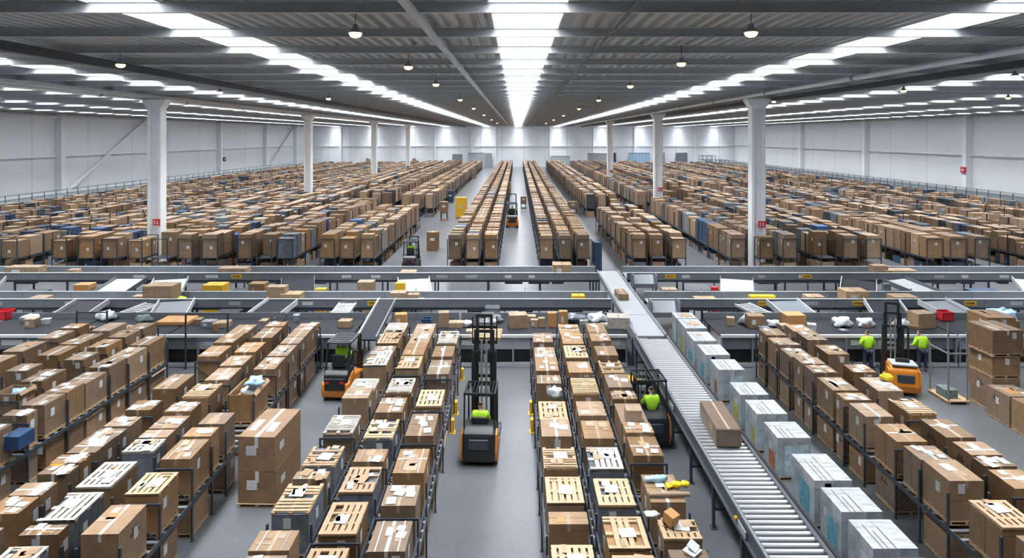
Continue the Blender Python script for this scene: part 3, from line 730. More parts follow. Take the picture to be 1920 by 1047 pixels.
# ---------------------------------------------------------------- long sorting benches
def bench(x0,x1,label,y0=28.75,y1=31.6,z=1.38,seed=0):
    t=thing('sorting_bench',label,'bench',(0,0,0)); r=random.Random(seed)
    MB().box(x0,x1,y0+.1,y1,z-.08,z-.03).build('belt_top',M_belt,t)
    MB().box(x0,x1,y0,y0+.1,z-.09,z+.03).build('front_rail',M_alu,t)
    MB().box(x0,x1,y1-.05,y1,z-.1,z+.25).build('back_guard',M_panel,t)
    n=max(2,round((x1-x0)/1.25)); 
    for i in range(n):
        a=x0+(x1-x0)*i/n+.03; b=x0+(x1-x0)*(i+1)/n-.03
        MB().box(a,b,y0+.12,y0+.15,z-.62,z-.1).build('skirt_panel',M_panell if r.random()<.35 else M_panel,t)
        if r.random()<.5: MB().box(a+.2,b-.25,y0+.105,y0+.12,z-.45,z-.22).build('notice_plate',M_paper,t)
    MB().box(x0,x1,y0+.3,y0+.34,.16,z-.6).build('shade_board',M_black,t)  # added black sheet stands in for the shade under the bench
    MB().box(x0,x1,y0+.02,y0+.1,.03,.18).build('kick_rail',M_panell,t)
    for i in range(n+1):
        x=x0+(x1-x0)*i/n; x=min(max(x,x0+.04),x1-.04)
        for y in(y0+.06,y1-.1): MB().box(x-.035,x+.035,y-.035,y+.035,0,z-.09).build('leg',M_rackl,t)
bx=[-24,-19.6,-15.2,-10.9,-7.1]
nm=['far left end','left part','left middle','behind the second and third left racks']
for i in range(4): bench(bx[i],bx[i+1]-.08,'long dark-topped sorting bench module, %s'%['at the far left end','second from the left end','third from the left end','left of the orange forklift'][i],seed=i)
bench(-2.65,4.75,'long dark-topped sorting bench across the head of the central aisle',seed=9)
bench(-5.95,-2.75,'dark-topped sorting bench behind the three racks left of central aisle',seed=10)
bench(8.8,12.9,'dark-topped sorting bench right of the white cartons',seed=11)
bench(13.0,19.0,'dark-topped sorting bench where the two workers stand',seed=12)
bench(19.08,24,'dark-topped sorting bench behind the tall stack at right',seed=13)
# floor belt left of racks A: narrow inclined belt
t=thing('incline_conveyor','narrow dark inclined belt conveyor right of the orange forklift','conveyor',(-6.5,0,0))
MB().bar((0,28.7,1.2),(0,33.4,1.75),.75,.07).build('belt',M_belt,t)
for x in(-.42,.42): MB().bar((x,28.7,1.25),(x,33.4,1.8),.06,.22).build('side_rail',M_alu if x<0 else M_panel,t)
for y,z in((28.9,1.05),(31,1.25),(33,1.5)):
    for x in(-.4,.4): MB().box(x-.035,x+.035,y-.035,y+.035,0,z+.05).build('leg',M_rack,t)
for k,(x,l) in enumerate(((-21.5,'leftmost'),(-16.7,'second from left'),(-12.3,'third from left'),(13.6,'above the left worker'),(17.9,'above the right worker'),(21.4,'rightmost'))):
    t=thing('sorting_chute','grey slide chute between bench and near sorting conveyor, %s'%l,'chute',(x,31.7,0),[.0,.25,-.2,.1,-.25,.2,-.3,.1][k])
    MB().prism([(0,1.2),(0,1.26),(2.1,1.62),(2.1,1.5)],-.8,.8).build('slide',M_panel if k%2 else M_belt,t)
    MB().prism([(0,1.15),(0,1.42),(2.1,1.78),(2.1,1.5)],-.84,-.8).build('side_plate',M_alu,t); MB().prism([(0,1.15),(0,1.42),(2.1,1.78),(2.1,1.5)],.8,.84).build('side_plate',M_alu,t)
    for a in(-.75,.75): MB().box(a-.03,a+.03,1.0,1.06,0,1.3).build('leg',M_rack,t)
for k,(x,l) in enumerate(((-30,'leftmost'),(-22.9,'second from left'),(-19.5,'third from left'),(-12,'fourth from left'),(-5.5,'left of the central aisle'),(12,'first right of the roller line'),(18.5,'second right of the roller line'),(23.5,'third right of the roller line'),(29,'rightmost'))):
    t=thing('sorting_chute','grey slide chute between the two sorting conveyor lines, %s'%l,'chute',(x,36.3,0),[.4,0,.3,.3,.2,-.3,-.5,.4,-.4][k])
    MB().prism([(0,.9),(0,.96),(3.3,1.5),(3.3,1.4)],-.9,.9).build('slide',M_panell if k%3 else M_belt,t)
    for s in(-.93,.9): MB().prism([(0,.85),(0,1.12),(3.3,1.66),(3.3,1.4)],s,s+.03).build('side_plate',M_panel if k%2 else M_alu,t)
    for a in(-.85,.85): MB().box(a-.03,a+.03,.3,.36,0,.95).build('leg',M_rack,t)

# ---------------------------------------------------------------- goods lying on belts and benches
GB='parcels on the sorting conveyors'
def parcel(label,px0,px1,top_px,line,m=M_card2,l=None,name='parcel',rz=0,lbl=False,base=None):
    """line: 'n' near belt, 'f' far belt, 'b' bench"""
    y,z={'n':(YN1+.75,ZT-.30),'f':(YF1+.9,ZT-.30),'b':(30.2,1.35),'g':(37.6,0)}[line]
    if base: y,z=base
    s=y/F; x0=(px0-VX)*s; x1=(px1-VX)*s; zt=CAMH-(top_px-VY)*s; h=max(.08,zt-z); w=x1-x0; l=l or min(.9,w*.8)
    t=thing(name,label,'parcel',((x0+x1)/2,y,z+.003),rz,GB)
    w=abs(w)/(abs(math.cos(rz))+.25*abs(math.sin(rz)))
    MB().box(-w/2,w/2,-l/2,l/2,0,h).build('carton_body',m,t,bevel=.015)
    MB().box(-.03,.03,-l/2-.003,l/2+.003,h,h+.003).build('packing_tape',M_ptape,t)
    if lbl: MB().box(-w*.3,-w*.05,-l/2-.005,-l/2,h*.3,h*.7).build('shipping_label',M_paper,t)
    return t
parcel('long brown parcel on the far sorting conveyor at the left edge',18,80,499,'f',l=.8,lbl=True)
parcel('small tan parcel half hidden on the far sorting conveyor, left',131,149,505,'f')
parcel('long pale parcel near the yellow sign on the far left conveyor',414,466,501,'f',l=.9)
parcel('flat tan parcel on the far sorting conveyor above the near yellow sign',752,781,508,'f')
parcel('wide brown parcel near the right end of the far left conveyor',1036,1071,494,'f',l=1.1,lbl=True)
parcel('long slatted parcel on the far right sorting conveyor',1650,1712,505,'f',m=M_card2)
parcel('brown parcel left of the long one on the far right conveyor',1634,1660,497,'f')
parcel('flat tan tray on the near left conveyor at the left edge',63,93,556,'n')
t=parcel('large wrinkled parcel with yellow film on the near left conveyor',277,331,533,'n',m=M_card2,l=1.0)
MB().box(-.7,-.15,-.5,.5,.02,.06).build('yellow_film',M_yelb,t,(0,0,.70),bevel=.01)
parcel('low tan tray left of the yellow-filmed parcel on near conveyor',253,276,554,'n')
small('bright_bag','bright lime bag right of the yellow-filmed parcel','bag',340,568,1.36,lambda m:m.blob(0,0,.15,.4,.4,.34,rb),M_green)
parcel('upright tan parcel on the near left conveyor, left of the bulged one',503,538,536,'n',l=.6)
parcel('low bulged tan parcel on the near left conveyor',530,567,549,'n')
parcel('small tan parcel right of the near yellow sign on the conveyor',733,762,547,'n')
parcel('flat tan parcel next to the small one on the near left conveyor',765,786,551,'n')
small('white_bag','small white bag on the near left conveyor above racks','bag',791,570,1.36,lambda m:m.blob(0,0,.14,.35,.35,.3,rb),M_bag)
parcel('yellow padded parcel near the right end of the near left conveyor',1072,1096,553,'n',m=M_yel)
parcel('flat tan parcel on the near right conveyor left of the yellow film',1302,1342,559,'n')
parcel('yellow film parcel above the first near right sign',1405,1452,554,'n',m=M_yelb,l=.4)
parcel('flat reddish tan parcel on the near right conveyor',1509,1541,554,'n')
parcel('wrinkled brown parcel standing on the near right conveyor',1578,1621,543,'n',l=1.0,lbl=True)
parcel('flat tan parcel right of the wrinkled one on near right conveyor',1670,1713,554,'n')
# benches: left to right
parcel('large plain brown carton standing among the left chutes',304,362,598,'b',m=M_cardorange,l=1.1,base=(30.9,1.36),rz=.0)
for i,(a,b,tp,m,l,n) in enumerate(((381,405,601,M_film,'film-wrapped small carton on the left bench','parcel'),(402,432,603,M_card2,'small brown carton with film on the left bench','parcel'),
    (636,660,600,M_card2,'small carton with white lid on the bench left of forklift belt','parcel'),(741,763,588,M_cardorange,'small honey carton under the near conveyor above left racks','parcel'),
    (842,868,603,M_card2,'open-topped tan carton on the bench left of mast truck','parcel'),(953,988,588,M_card,'brown open crate of goods at head of central aisle','crate'),
    (995,1009,599,M_card2,'left one of two small brown cartons on central bench','parcel'),(1009,1022,596,M_card2,'right one of two small brown cartons on central bench','parcel'),
    (1027,1043,586,M_cardorange,'small box on the bench under the conveyor near right racks','parcel'),(1048,1064,583,M_cardorange,'orange-topped box on the bench near right racks','parcel'),
    (1138,1180,592,M_woodg,'pale slatted carton at the right end of central bench','parcel'),(1468,1505,588,M_cardorange,'honey coloured crate on the bench right of white cartons','crate'),
    (1400,1430,590,M_card,'brown goods box under the first near right sign','parcel'),(1709,1746,585,M_card2,'tilted brown carton on the bench behind right worker','parcel'),
    (1855,1900,597,M_card,'brown carton on the bench behind the tall right stack','parcel'),(50,70,597,M_card2,'small tan carton among the chutes at the left','parcel'),
    (895,930,601,M_film,'grey film roll box on the central bench','parcel'),(822,842,585,M_card2,'tan goods box left of the mast truck top','parcel'))):
    parcel(l,a,b,tp,'b',m=m,name=n,rz=[0,.15,-.1,.05][i%4],lbl=i%3==0)
for i,(x,y,w,l,cat,m) in enumerate(((1578,612,.9,'white poly bag on the bench left of the black mast','bag',M_bag),(1622,612,.8,'second white poly bag touching the black mast','bag',M_bag),(1690,612,.7,'white bag with yellow goods right of the black mast','bag',M_bag),
   (1405,608,.9,'grey bag heap on the bench right of white cartons','bag',M_bag),(1450,612,.6,'pale bag beside the honey crate','bag',M_bag),(875,612,.6,'grey bag on the bench left of mast truck','bag',M_bag),(925,605,.8,'grey film bundle on the central bench','bag',M_film),
   (1080,605,.9,'grey bag bundle on the bench behind right racks','bag',M_film),(1120,604,.9,'grey poly bags at right end of central bench','bag',M_bag),(200,600,.9,'grey bag heap among left chutes','bag',M_bag),(270,604,.7,'dark machine bundle among left chutes','bag',M_light),(1880,600,1.2,'bluish bag heap at the right edge bench','bag',M_bluebag),(58,604,.8,'grey bag heap right of the red bin at left edge','bag',M_bag))):
    small('poly_bag',l,cat,x,y,1.36,lambda mm:mm.blob(0,0,w*.2,w,w*.7,w*.45,rb,amp=.22),m,group='bags lying on the sorting benches')
def bin_(label,px,py,m,z=1.36,w=.5):
    x,y=at(px,py,z); t=thing('open_bin',label,'bin',(x,y,z))
    mb=MB(); a=w/2
    mb.box(-a,a,-a,a,0,.02);mb.box(-a,a,-a,-a+.02,0,.4);mb.box(-a,a,a-.02,a,0,.4);mb.box(-a,-a+.02,-a,a,0,.4);mb.box(a-.02,a,-a,a,0,.4)
    mb.build('bin_body',m,t); MB().box(-a-.02,a+.02,-a-.02,-a+.02,.38,.42).box(-a-.02,a+.02,a-.02,a+.02,.38,.42).build('bin_rim',m,t)
    return t
bin_('red plastic bin on the chute at right',1772,600,M_red); bin_('red plastic bin at the left picture edge',8,598,M_red,w=.6)
bin_('blue plastic bin under the near conveyor at centre left',800,614,M_blue,w=.4)
t=thing('label_printer','dark label printer on the central bench','printer',(*at(915,603,1.35),1.35)); MB().prism([(-.25,0),(.25,0),(.25,.4),(-.05,.45),(-.25,.25)],-.3,.3).build('housing',M_black,t,bevel=.02); MB().box(-.2,.2,-.27,-.24,.05,.15).build('paper_slot',M_paper,t)
# goods on the floor between the sorting lines
for i,(a,b,tp,m,l) in enumerate(((145,174,532,M_cardorange,'honey carton on the floor between the left sorting lines'),(470,500,530,M_card,'upright brown cartons between the left sorting lines'),
    (672,702,527,M_card2,'tan carton between the left sorting lines near the middle'),(593,612,541,M_yel,'yellow tub between the left sorting lines'),(1334,1346,538,M_red,'small red box between the right sorting lines'),(742,760,530,M_yel,'yellow unit beside the chute between sorting lines'),
    (386,424,532,M_yel,'yellow crate between the left sorting lines'),(1240,1268,541,M_card2,'tan carton behind the start of near right conveyor'),(1655,1668,532,M_light,'green grey bundle between right sorting lines'))):
    parcel(l,a,b,tp,'g',m=m)

# ---------------------------------------------------------------- machinery and small goods around the benches
def guard(label,x0,x1,y,z0=0,h=1.9,bars=(1.15,1.85)):
    t=thing('guard_rail',label,'railing',(x0,y,0)); n=max(1,round((x1-x0)/1.8))
    for i in range(n+1): MB().box((x1-x0)*i/n-.03,(x1-x0)*i/n+.03,-.03,.03,0,h).build('post',M_rack,t)
    for z in bars: MB().box(0,x1-x0,-.02,.02,z,z+.05).build('rail',M_rack,t)
guard('dark tubular guard railing behind the left end benches',-24,-16.5,33.9,h=1.15,bars=(.6,1.1)); guard('dark tubular guard railing behind the bench left of the forklift',-14.5,-8,33.9,h=1.15,bars=(.6,1.1))
guard('dark tubular guard railing behind the central bench',-2.4,4.6,33.9,h=1.15,bars=(.6,1.1)); guard('dark tubular guard railing behind the bench right of white cartons',9,15,33.9,h=1.15,bars=(.6,1.1))
guard('dark tubular guard railing behind the right end benches',19.3,25,33.9,h=1.15,bars=(.6,1.1)); guard('dark guard railing between sorting lines on the left',-24,-9,40.3,h=1.15,bars=(.6,1.1)); guard('dark guard railing between sorting lines on the right',10,27,40.3,h=1.15,bars=(.6,1.1))
guard('tall dark hoop railing at the head of the fourth left rack',-14.2,-12.4,28.55,h=2.4,bars=(2.35,1.2)); guard('dark post railing at the far end of rack row left of bench',-18.9,-17.6,28.6,h=2.5,bars=(2.4,1.3))
def cabinet(label,x,y,w,d,h,m,z=0):
    t=thing('control_cabinet',label,'cabinet',(x,y,z)); MB().box(-w/2,w/2,-d/2,d/2,0.05,h).build('housing',m,t,bevel=.02); MB().box(-w/2+.04,w/2-.04,-d/2-.012,-d/2,.12,h-.06).build('door',M_panel,t)
    MB().box(-w/2,w/2,-d/2,d/2,0,.05).build('plinth',M_black,t); MB().box(w/2-.12,w/2-.08,-d/2-.03,-d/2-.012,h*.5,h*.6).build('handle',M_black,t)
for i,(x,y,w,h,m,l) in enumerate(((-27,37.5,1.2,1.3,M_rack,'dark control cabinet between the left sorting lines at the far left'),(-15.8,38.2,1.0,1.2,M_rack,'dark control cabinet in the middle of left sorting lines'),
   (26.3,37.8,1.6,1.3,M_dkblue,'navy cabinet between the right sorting lines'),
   (-14.0,32.4,1.1,1.5,M_black,'black machine housing behind the left benches'),(-1.2,32.2,.7,1.75,M_rack,'dark upright cabinet behind the central bench'),(22.8,32.3,1.4,1.5,M_rack,'dark cabinet at the right end bench'))): cabinet(l,x,y,w,.7,h,m)
def gravity(label,x,y,L,rz,z0=1.35,z1=1.5):
    t=thing('roller_table',label,'conveyor',(x,y,0),rz)
    for s in(-.42,.42): MB().bar((s,0,z0),(s,L,z1),.05,.12).build('side_rail',M_alu,t)
    n=int(L/.2); me=MB().tube((-.4,0,0),(.4,0,0),.045,8).mesh('roller',M_roller)
    for i in range(n): a=(i+.5)/n; inst('roller',me,t,(0,L*a,z0+(z1-z0)*a))
    for yy in(.2,L-.2):
        for s in(-.42,.42): MB().box(s-.03,s+.03,yy-.03,yy+.03,0,z0-.02).build('leg',M_rack,t)
gravity('short roller table right of the white carton row',12.0,31.9,1.9,.35); gravity('short roller table behind the left end bench',-19.0,31.9,1.9,-.3); gravity('short roller table above the orange forklift belt',-8.6,31.9,1.9,0)
gravity('short roller table beside the right end of the benches',24.6,29,3,0,1.2,1.4)
rs=random.Random(41)
def scatter(x0,x1,n,where,y0=29.3,y1=31.2,z=1.353):
    xs=sorted(rs.uniform(x0,x1) for _ in range(n))
    step=(x1-x0)/n
    for i in range(n):
        x=x0+step*(i+.5)+rs.uniform(-.25,.25)*step; y=rs.uniform(y0,y1); w=rs.uniform(.22,.5); l=rs.uniform(.25,.5); h=rs.uniform(.08,.38)
        m,c=rs.choice([(M_card,'brown'),(M_card2,'tan'),(M_cardorange,'honey-brown'),(M_white,'white'),(M_card2,'light tan'),(M_film,'grey')])
        t=thing('parcel','small %s parcel, %s from the left among small ones %s'%(c,ORD[i],where),'parcel',(x,y,z),rs.uniform(-.4,.4),'small parcels lying around the sorting benches')
        MB().box(-w/2,w/2,-l/2,l/2,0,h).build('carton_body',m,t,bevel=.01); MB().box(-.025,.025,-l/2-.002,l/2,h,h+.003).build('packing_tape',M_ptape,t)
scatter(-23.5,-8.5,11,'on the left benches'); scatter(-2.4,4.5,8,'on the central bench'); scatter(9,18.5,8,'on the right benches'); scatter(19.5,23.8,3,'on the outermost right bench')
# ---------------------------------------------------------------- far storage block
def frame_far(w,h):
    mb=MB(); a=w/2
    for x in(-a,a): mb.box(x-.03,x+.03,-.03,.03,0,h)
    for z in(.3,1.05,h-.06): mb.box(-a,a,-.02,.02,z,z+.05)
    return mb.mesh('upright_frame',M_rack)
FARM=[M_card,M_card2,M_film,M_blue,M_dkblue,M_wood,M_white,M_light]
FS=[mat('far_cardboard',(.235,.145,.088),.55,var=.28,island=True,hue=.25),mat('far_light_cardboard',(.33,.225,.14),.55,var=.2,island=True,hue=.2),
    mat('far_grey_wrap',(.16,.18,.2),.4,var=.3,island=True),mat('far_blue_bin',(.022,.055,.12),.4,var=.4,island=True),mat('far_dark_goods',(.04,.05,.065),.5,var=.3,island=True),mat('far_tape',(.38,.34,.29),.4,var=.2,island=True)]
# (x_left, x_right, split?) for every row of racks
LROWS=[(-5.04,-4.12,0),(-3.72,-2.8,0),(-2.4,-1.45,0)]
RROWS=[(1.68,2.6,0),(3.02,3.95,0),(4.36,5.26,0)]
L1=[(-11.4,-10.5),(-12.9,-11.95),(-14.35,-13.35)]
L2=[(-17.5,-16.4),(-18.95,-17.95),(-20.4,-19.4)]
L3=[(-23,-21.9),(-24.7,-23.75),(-26.6,-25.55)]
L4=[(-30.3,-29.2),(-32,-30.9),(-33.9,-32.9)]
L5=[(-37.6,-36.5),(-39.2,-38.2),(-40.9,-39.9)]
L6=[(-44.3,-43.2),(-46,-45),(-50,-49),(-51.7,-50.7),(-55.4,-54.4),(-57.2,-56.2)]
R1=[(8.45,9.4),(9.85,10.8),(11.3,12.25)]
R2=[(15.6,16.6),(19.4,20.4)]
R3=[(22.2,23.2),(23.8,24.85),(25.5,26.5)]
R4=[(29.9,31.0),(31.6,32.75),(33.4,34.4)]
R5=[(37.8,38.9),(39.5,40.5),(41.2,42.2)]
R6=[(45.4,46.5),(47.1,48.1),(51.2,52.3),(52.9,53.9),(57,58)]
rows=[]
for r in LROWS+RROWS: rows.append((r[0],r[1],48.4,198))
for r in L1+R1:
    rows.append((r[0],r[1],48.6,71.5)); rows.append((r[0]+.1,r[1]+.1,82,198))
rows+=[(-28.35,-27.4,48.6,50.75),(-28.35,-27.4,52.45,87.9),(-28.35,-27.4,90.3,129),(-28.35,-27.4,131,169),(17.65,18.6,48.4,49.55),(17.65,18.6,51.3,81.8),(17.65,18.6,84.2,124.6),(17.65,18.6,127.2,198)]
for r in L2+R2:
    rows.append((r[0],r[1],48.6,78)); rows.append((r[0],r[1],86,198))
for r in L3+L4+R3+R4: rows.append((r[0],r[1],48.6,98)); rows.append((r[0],r[1],103,198))
for r in L5+R5: rows.append((r[0],r[1],48.6,118)); rows.append((r[0],r[1],124,198))
for r in L6+R6: rows.append((r[0],r[1],56,118)); rows.append((r[0],r[1],124,198))
rng=random.Random(77)
cand=[]; stuff=MB(); RACKN=0
def rowname(x0):
    s='left' if x0<0 else 'right'
    lst=sorted([r[0] for r in LROWS+L1+L2+L3+L4+L5+L6]+[-28.35],reverse=True) if x0<0 else sorted([r[0] for r in RROWS+R1+R2+R3+R4+R5+R6]+[17.65])
    k=min(range(len(lst)),key=lambda i:abs(lst[i]-x0)); return ORD[k] if k<20 else 'outermost',s,k
for (x0,x1,ya,yb) in rows:
    o,s,k=rowname(x0 if ya<80 or abs(x0)>14.5 else x0-.1)
    far=ya>80; w=x1-x0; outer=abs(x0)>36
    H=2.8 if abs(x0)<28 else (2.65 if not outer else 2.45)
    lab='dark steel rack run, %s row %s of the central aisle, %s section'%(o,s,'rear' if far else 'front')
    t=thing('pallet_rack',lab,'rack',((x0+x1)/2,ya,0),0,'rack runs in the far storage block')
    L=yb-ya
    if not far:
        fm=frame_far(w+.06,2.5); n=max(2,min(100,int(L/2.7)+1))
        for i in range(n): inst('upright_frame',fm,t,(0,i*L/(n-1),0))
    else:
        mb=MB(); n=int(L/3)
        for i in range(n+1):
            y=i*L/n
            for x in(-w/2-.03,w/2+.03): mb.box(x-.03,x+.03,y-.03,y+.03,0,2.5)
        mb.build('upright_frame',M_rack,t)
    for x in(-w/2-.03,w/2+.03): MB().box(x-.025,x+.025,0,L,.96,1.08).build('shelf_beam',M_rack,t)
    MB().box(-w/2,w/2,0,L,1.04,1.07).build('shelf_deck',M_rack,t)
    # loads
    y=ya+.06; i=0; colour=0
    while y<yb-.6:
        l=rng.choice([.8,1.0,1.15,1.3])
        if abs(x0)<6: l=rng.choice([.7,.85,1.0])
        l=min(l,yb-y-.04)
        if rng.random()<(.05 if abs(x0)<13 else .08): y+=l; continue
        h=H-rng.choice([0,0,0,.08,.15,.3 if abs(x0)>6 else .05])
        if rng.random()<.05 and abs(x0)>8: h-=.5
        mi=rng.choices([0,1,2,3,4],[.62,.28,.05,.015,.035] if abs(x0)<13 else [.55,.27,.09,.025,.065])[0]
        b=w/2-rng.uniform(.0,.05); xc=(x0+x1)/2
        cand.append((y,xc,l-.06,b*2,1.08,h,mi,o,s,far,ya,i)); i+=1
        y+=l+rng.choice([.03,.03,.06,.12])
    # lower level goods: seen only along the aisles
    y=ya+.1
    while y<yb-.6:
        l=min(rng.choice([.5,.8,1.1]),yb-y-.04)
        if rng.random()<.85:
            h=rng.uniform(.35,.85); mi=rng.choices([0,1,2,3,4],[.48,.16,.12,.1,.14])[0]
            stuff.box((x0+x1)/2-w/2+.02,(x0+x1)/2+w/2-.02,y,y+l-.05,.02,h,mi)
        y+=l
# the nearest 300 loads are individuals, the rest is one mass
def vis(c):
    return abs(c[1])/(c[0])*F < 985
cand=[c for c in cand if vis(c)]
cand.sort(key=lambda c:c[0]+0.02*abs(c[1]))
NI=300
byrow={}
LK=['brown carton stack','light brown carton stack','grey wrapped load','blue bin load','dark crate load']
NM=['carton_stack','carton_stack','wrapped_load','bin_load','crate_load']
BM=[M_card,M_card2,M_film,M_blue,M_dkblue]
for n,(y,xc,l,w,z0,z1,mi,o,s,far,ya,i) in enumerate(cand):
    if n<NI:
        if i==0 and mi>2: mi=0
        key=(o,s); byrow[key]=byrow.get(key,0)+1; q=byrow[key]
        t=thing(NM[mi],'%s, %s from the front on the %s rack row %s of centre'%(LK[mi],ORD[q-1],o,s),'carton' if mi<2 else 'load',(xc,y+l/2,z0),0,'tall loads at the front of the far storage block')
        h=z1-z0; mb=MB(); e=.006
        mb.box(-w/2,w/2,-l/2,l/2,0,h*.5-.006); mb.box(-w/2+.01,w/2-.01,-l/2+.01,l/2-.01,h*.5-.006,h*.5+.006); mb.box(-w/2,w/2,-l/2,l/2,h*.5+.006,h)
        mb.build('carton_body' if mi<2 else 'load_body',BM[mi],t)
        if mi<2:
            MB().box(-.03,.03,-l/2,l/2,h,h+.004).build('packing_tape',M_ptape,t)
            if i==0 or rng.random()<.35:
                a=rng.uniform(-.25,.1); b=h*rng.uniform(.3,.75); MB().box(a,a+.18,-l/2-.006,-l/2,b,b+.22).build('front_label',M_paper,t)
            if rng.random()<.5:
                sg=1 if xc<0 else -1; xx=sg*(w/2+.003); a=rng.uniform(-.3,.1)*l; MB().box(xx-.003,xx+.003,a,a+.2,h*.6,h*.6+.2).build('side_label',M_paper,t)
    else:
        stuff.box(xc-w/2,xc+w/2,y,y+l,z0,z1,mi)
        if mi<2 and y<110: stuff.box(xc-.04,xc+.04,y+.01,y+l-.01,z1,z1+.01,5)
o=stuff.build('stored_goods',FS); tag(o,'mass of cartons and bins filling the racks toward the back wall','goods','','stuff')
if 'group' in o: del o['group']

# ---------------------------------------------------------------- walkways with railings along the walls
def walkway(x0,x1,y0,y1,side,label,z=1.7):
    t=thing('raised_walkway',label,'walkway',(0,0,0))
    MB().box(x0,x1,y0,y1,z-.25,z).build('deck',M_rack,t)
    xe=x1 if side<0 else x0
    MB().box(xe-.03,xe+.03,y0,y1,z+1.02,z+1.07).build('top_rail',M_rack,t); MB().box(xe-.02,xe+.02,y0,y1,z+.5,z+.53).build('mid_rail',M_rack,t)
    me=MB().box(-.035,.035,-.035,.035,0,1.05).mesh('railing_post',M_rack); n=int((y1-y0)/2.2); n=min(n,98)
    for i in range(n+1): inst('railing_post',me,t,(xe,y0+(y1-y0)*i/n,z))
    MB().box(xe-.008,xe+.008,y0,y1,z+.03,z+1.0).build('mesh_panel',M_glass,t)
    me=MB().box(-.1,.1,-.1,.1,0,z-.25).mesh('support_leg',M_rack); n=min(n//3,98)
    for i in range(n+1): inst('support_leg',me,t,((x0+x1)/2,y0+.2+(y1-y0-.4)*i/n,0))
walkway(XL+1.1,-61.5,58,208,-1,'raised dark walkway with railing along the left wall')
walkway(62.8,XR-1.1,58,208,1,'raised dark walkway with railing along the right wall')
t=thing('orange_container','orange container standing on the right walkway','container',(64.5,76,1.7)); 
MB().box(-1.3,1.0,-.7,.7,.02,1.9).build('container_body',M_orange,t); MB().box(-1.36,1.06,-.74,.74,1.9,2.0).build('container_rim',M_card,t); 
mb=MB()
for i in range(6): mb.box(-1.25+.42*i,-1.2+.42*i,-.74,-.7,.05,1.9)
mb.build('rib',M_card,t)
for (X,Y,l) in ((-65.9,150,'small dark call box on the left wall'),(68.9,103,'red fire call box on the right wall pilaster')):
    t=thing('call_box',l,'box',(X,Y,4.3)); MB().box(-.12,.12,-.5,.5,0,.9).build('housing',M_red if X>0 else M_black,t); MB().box(-.14,.14,-.3,.3,.3,.6).build('front_plate',M_paper,t)

# ---------------------------------------------------------------- along the back wall
def backbox(label,name,cat,x0,x1,y0,y1,z,m,m2=None,n=4):
    t=thing(name,label,cat,((x0+x1)/2,y0,0)); w=x1-x0
    MB().box(-w/2,w/2,0,y1-y0,0,z).build('body',m,t)
    mb=MB()
    for i in range(n+1): x=-w/2+w*i/n; mb.box(x-.06,x+.06,-.06,0,0,z)
    mb.box(-w/2,w/2,-.06,0,z-.15,z); mb.build('front_frame',m2 or M_rackl,t)
    return t
def bx_(px,d=205): return (px-VX)*d/F
backbox('grey machine cabinet left of centre by the back wall','machine_cabinet','cabinet',bx_(849),bx_(866),204,208,4.4,M_panell)
backbox('wide grey roller door panel at the back, left of centre','dock_door','door',bx_(875),bx_(905),213.8,214.3,4.6,M_seam,n=8)
backbox('pale double door right of the dock door at the back','service_door','door',bx_(907),bx_(920),213.8,214.3,4.4,M_panell,n=2)
backbox('grey dock opening at the back right of centre','dock_door','door',bx_(1036),bx_(1072),213.8,214.3,3.6,M_seam,n=6)
backbox('white site office with flat roof at the back right','site_office','office',bx_(1103),bx_(1138),203,208,4.8,M_white,n=5)
backbox('blue-framed glass door at the back near the second column','glass_door','door',bx_(1158),bx_(1163),213.8,214.3,4.6,M_dkblue,n=1)
backbox('bluish glazed partition at the back between right columns','glazed_partition','partition',bx_(1188),bx_(1228),213.6,214.2,4.6,M_bluebag,n=6)
backbox('small glazed partition right of the second right column','glazed_partition','partition',bx_(1243),bx_(1258),213.6,214.2,4.6,M_panell,n=3)
backbox('blue grey sliding door at the back right','sliding_door','door',bx_(1280),bx_(1302),213.6,214.2,4.6,M_panel,n=2)
t=thing('open_machine','blue-grey open machine by the back right corner','machine',(58,195,0))
mb=MB()
for i in range(7):
    for y in(0,3): mb.box(-4+1.3*i-.08,-4+1.3*i+.08,y-.08,y+.08,0,4.2 if i<4 else 3)
for z in(1.5,2.9,4.1): mb.box(-4,0.1,-.05,.05,z,z+.12); mb.box(-4,.1,2.95,3.05,z,z+.12)
mb.box(0,3.9,-.05,.05,2.9,3.0); mb.build('frame',mat('machine_blue',(.10,.17,.22),.5),t); MB().box(-3,-1,.5,2.5,.02,2.8).build('machine_body',M_panell,t)
for i,(px,l) in enumerate(((690,'middle left'),(777,'middle'))):
    t=thing('orange_stacker','small orange and tan stacker by the back wall, %s'%l,'machine',(bx_(px,200.5),200.5,0)); MB().box(-.6,.6,-.4,.4,0,3.0).build('body',M_card2,t); MB().box(-.45,.3,-.45,-.4,1.5,3.3).build('mast',M_card2,t)

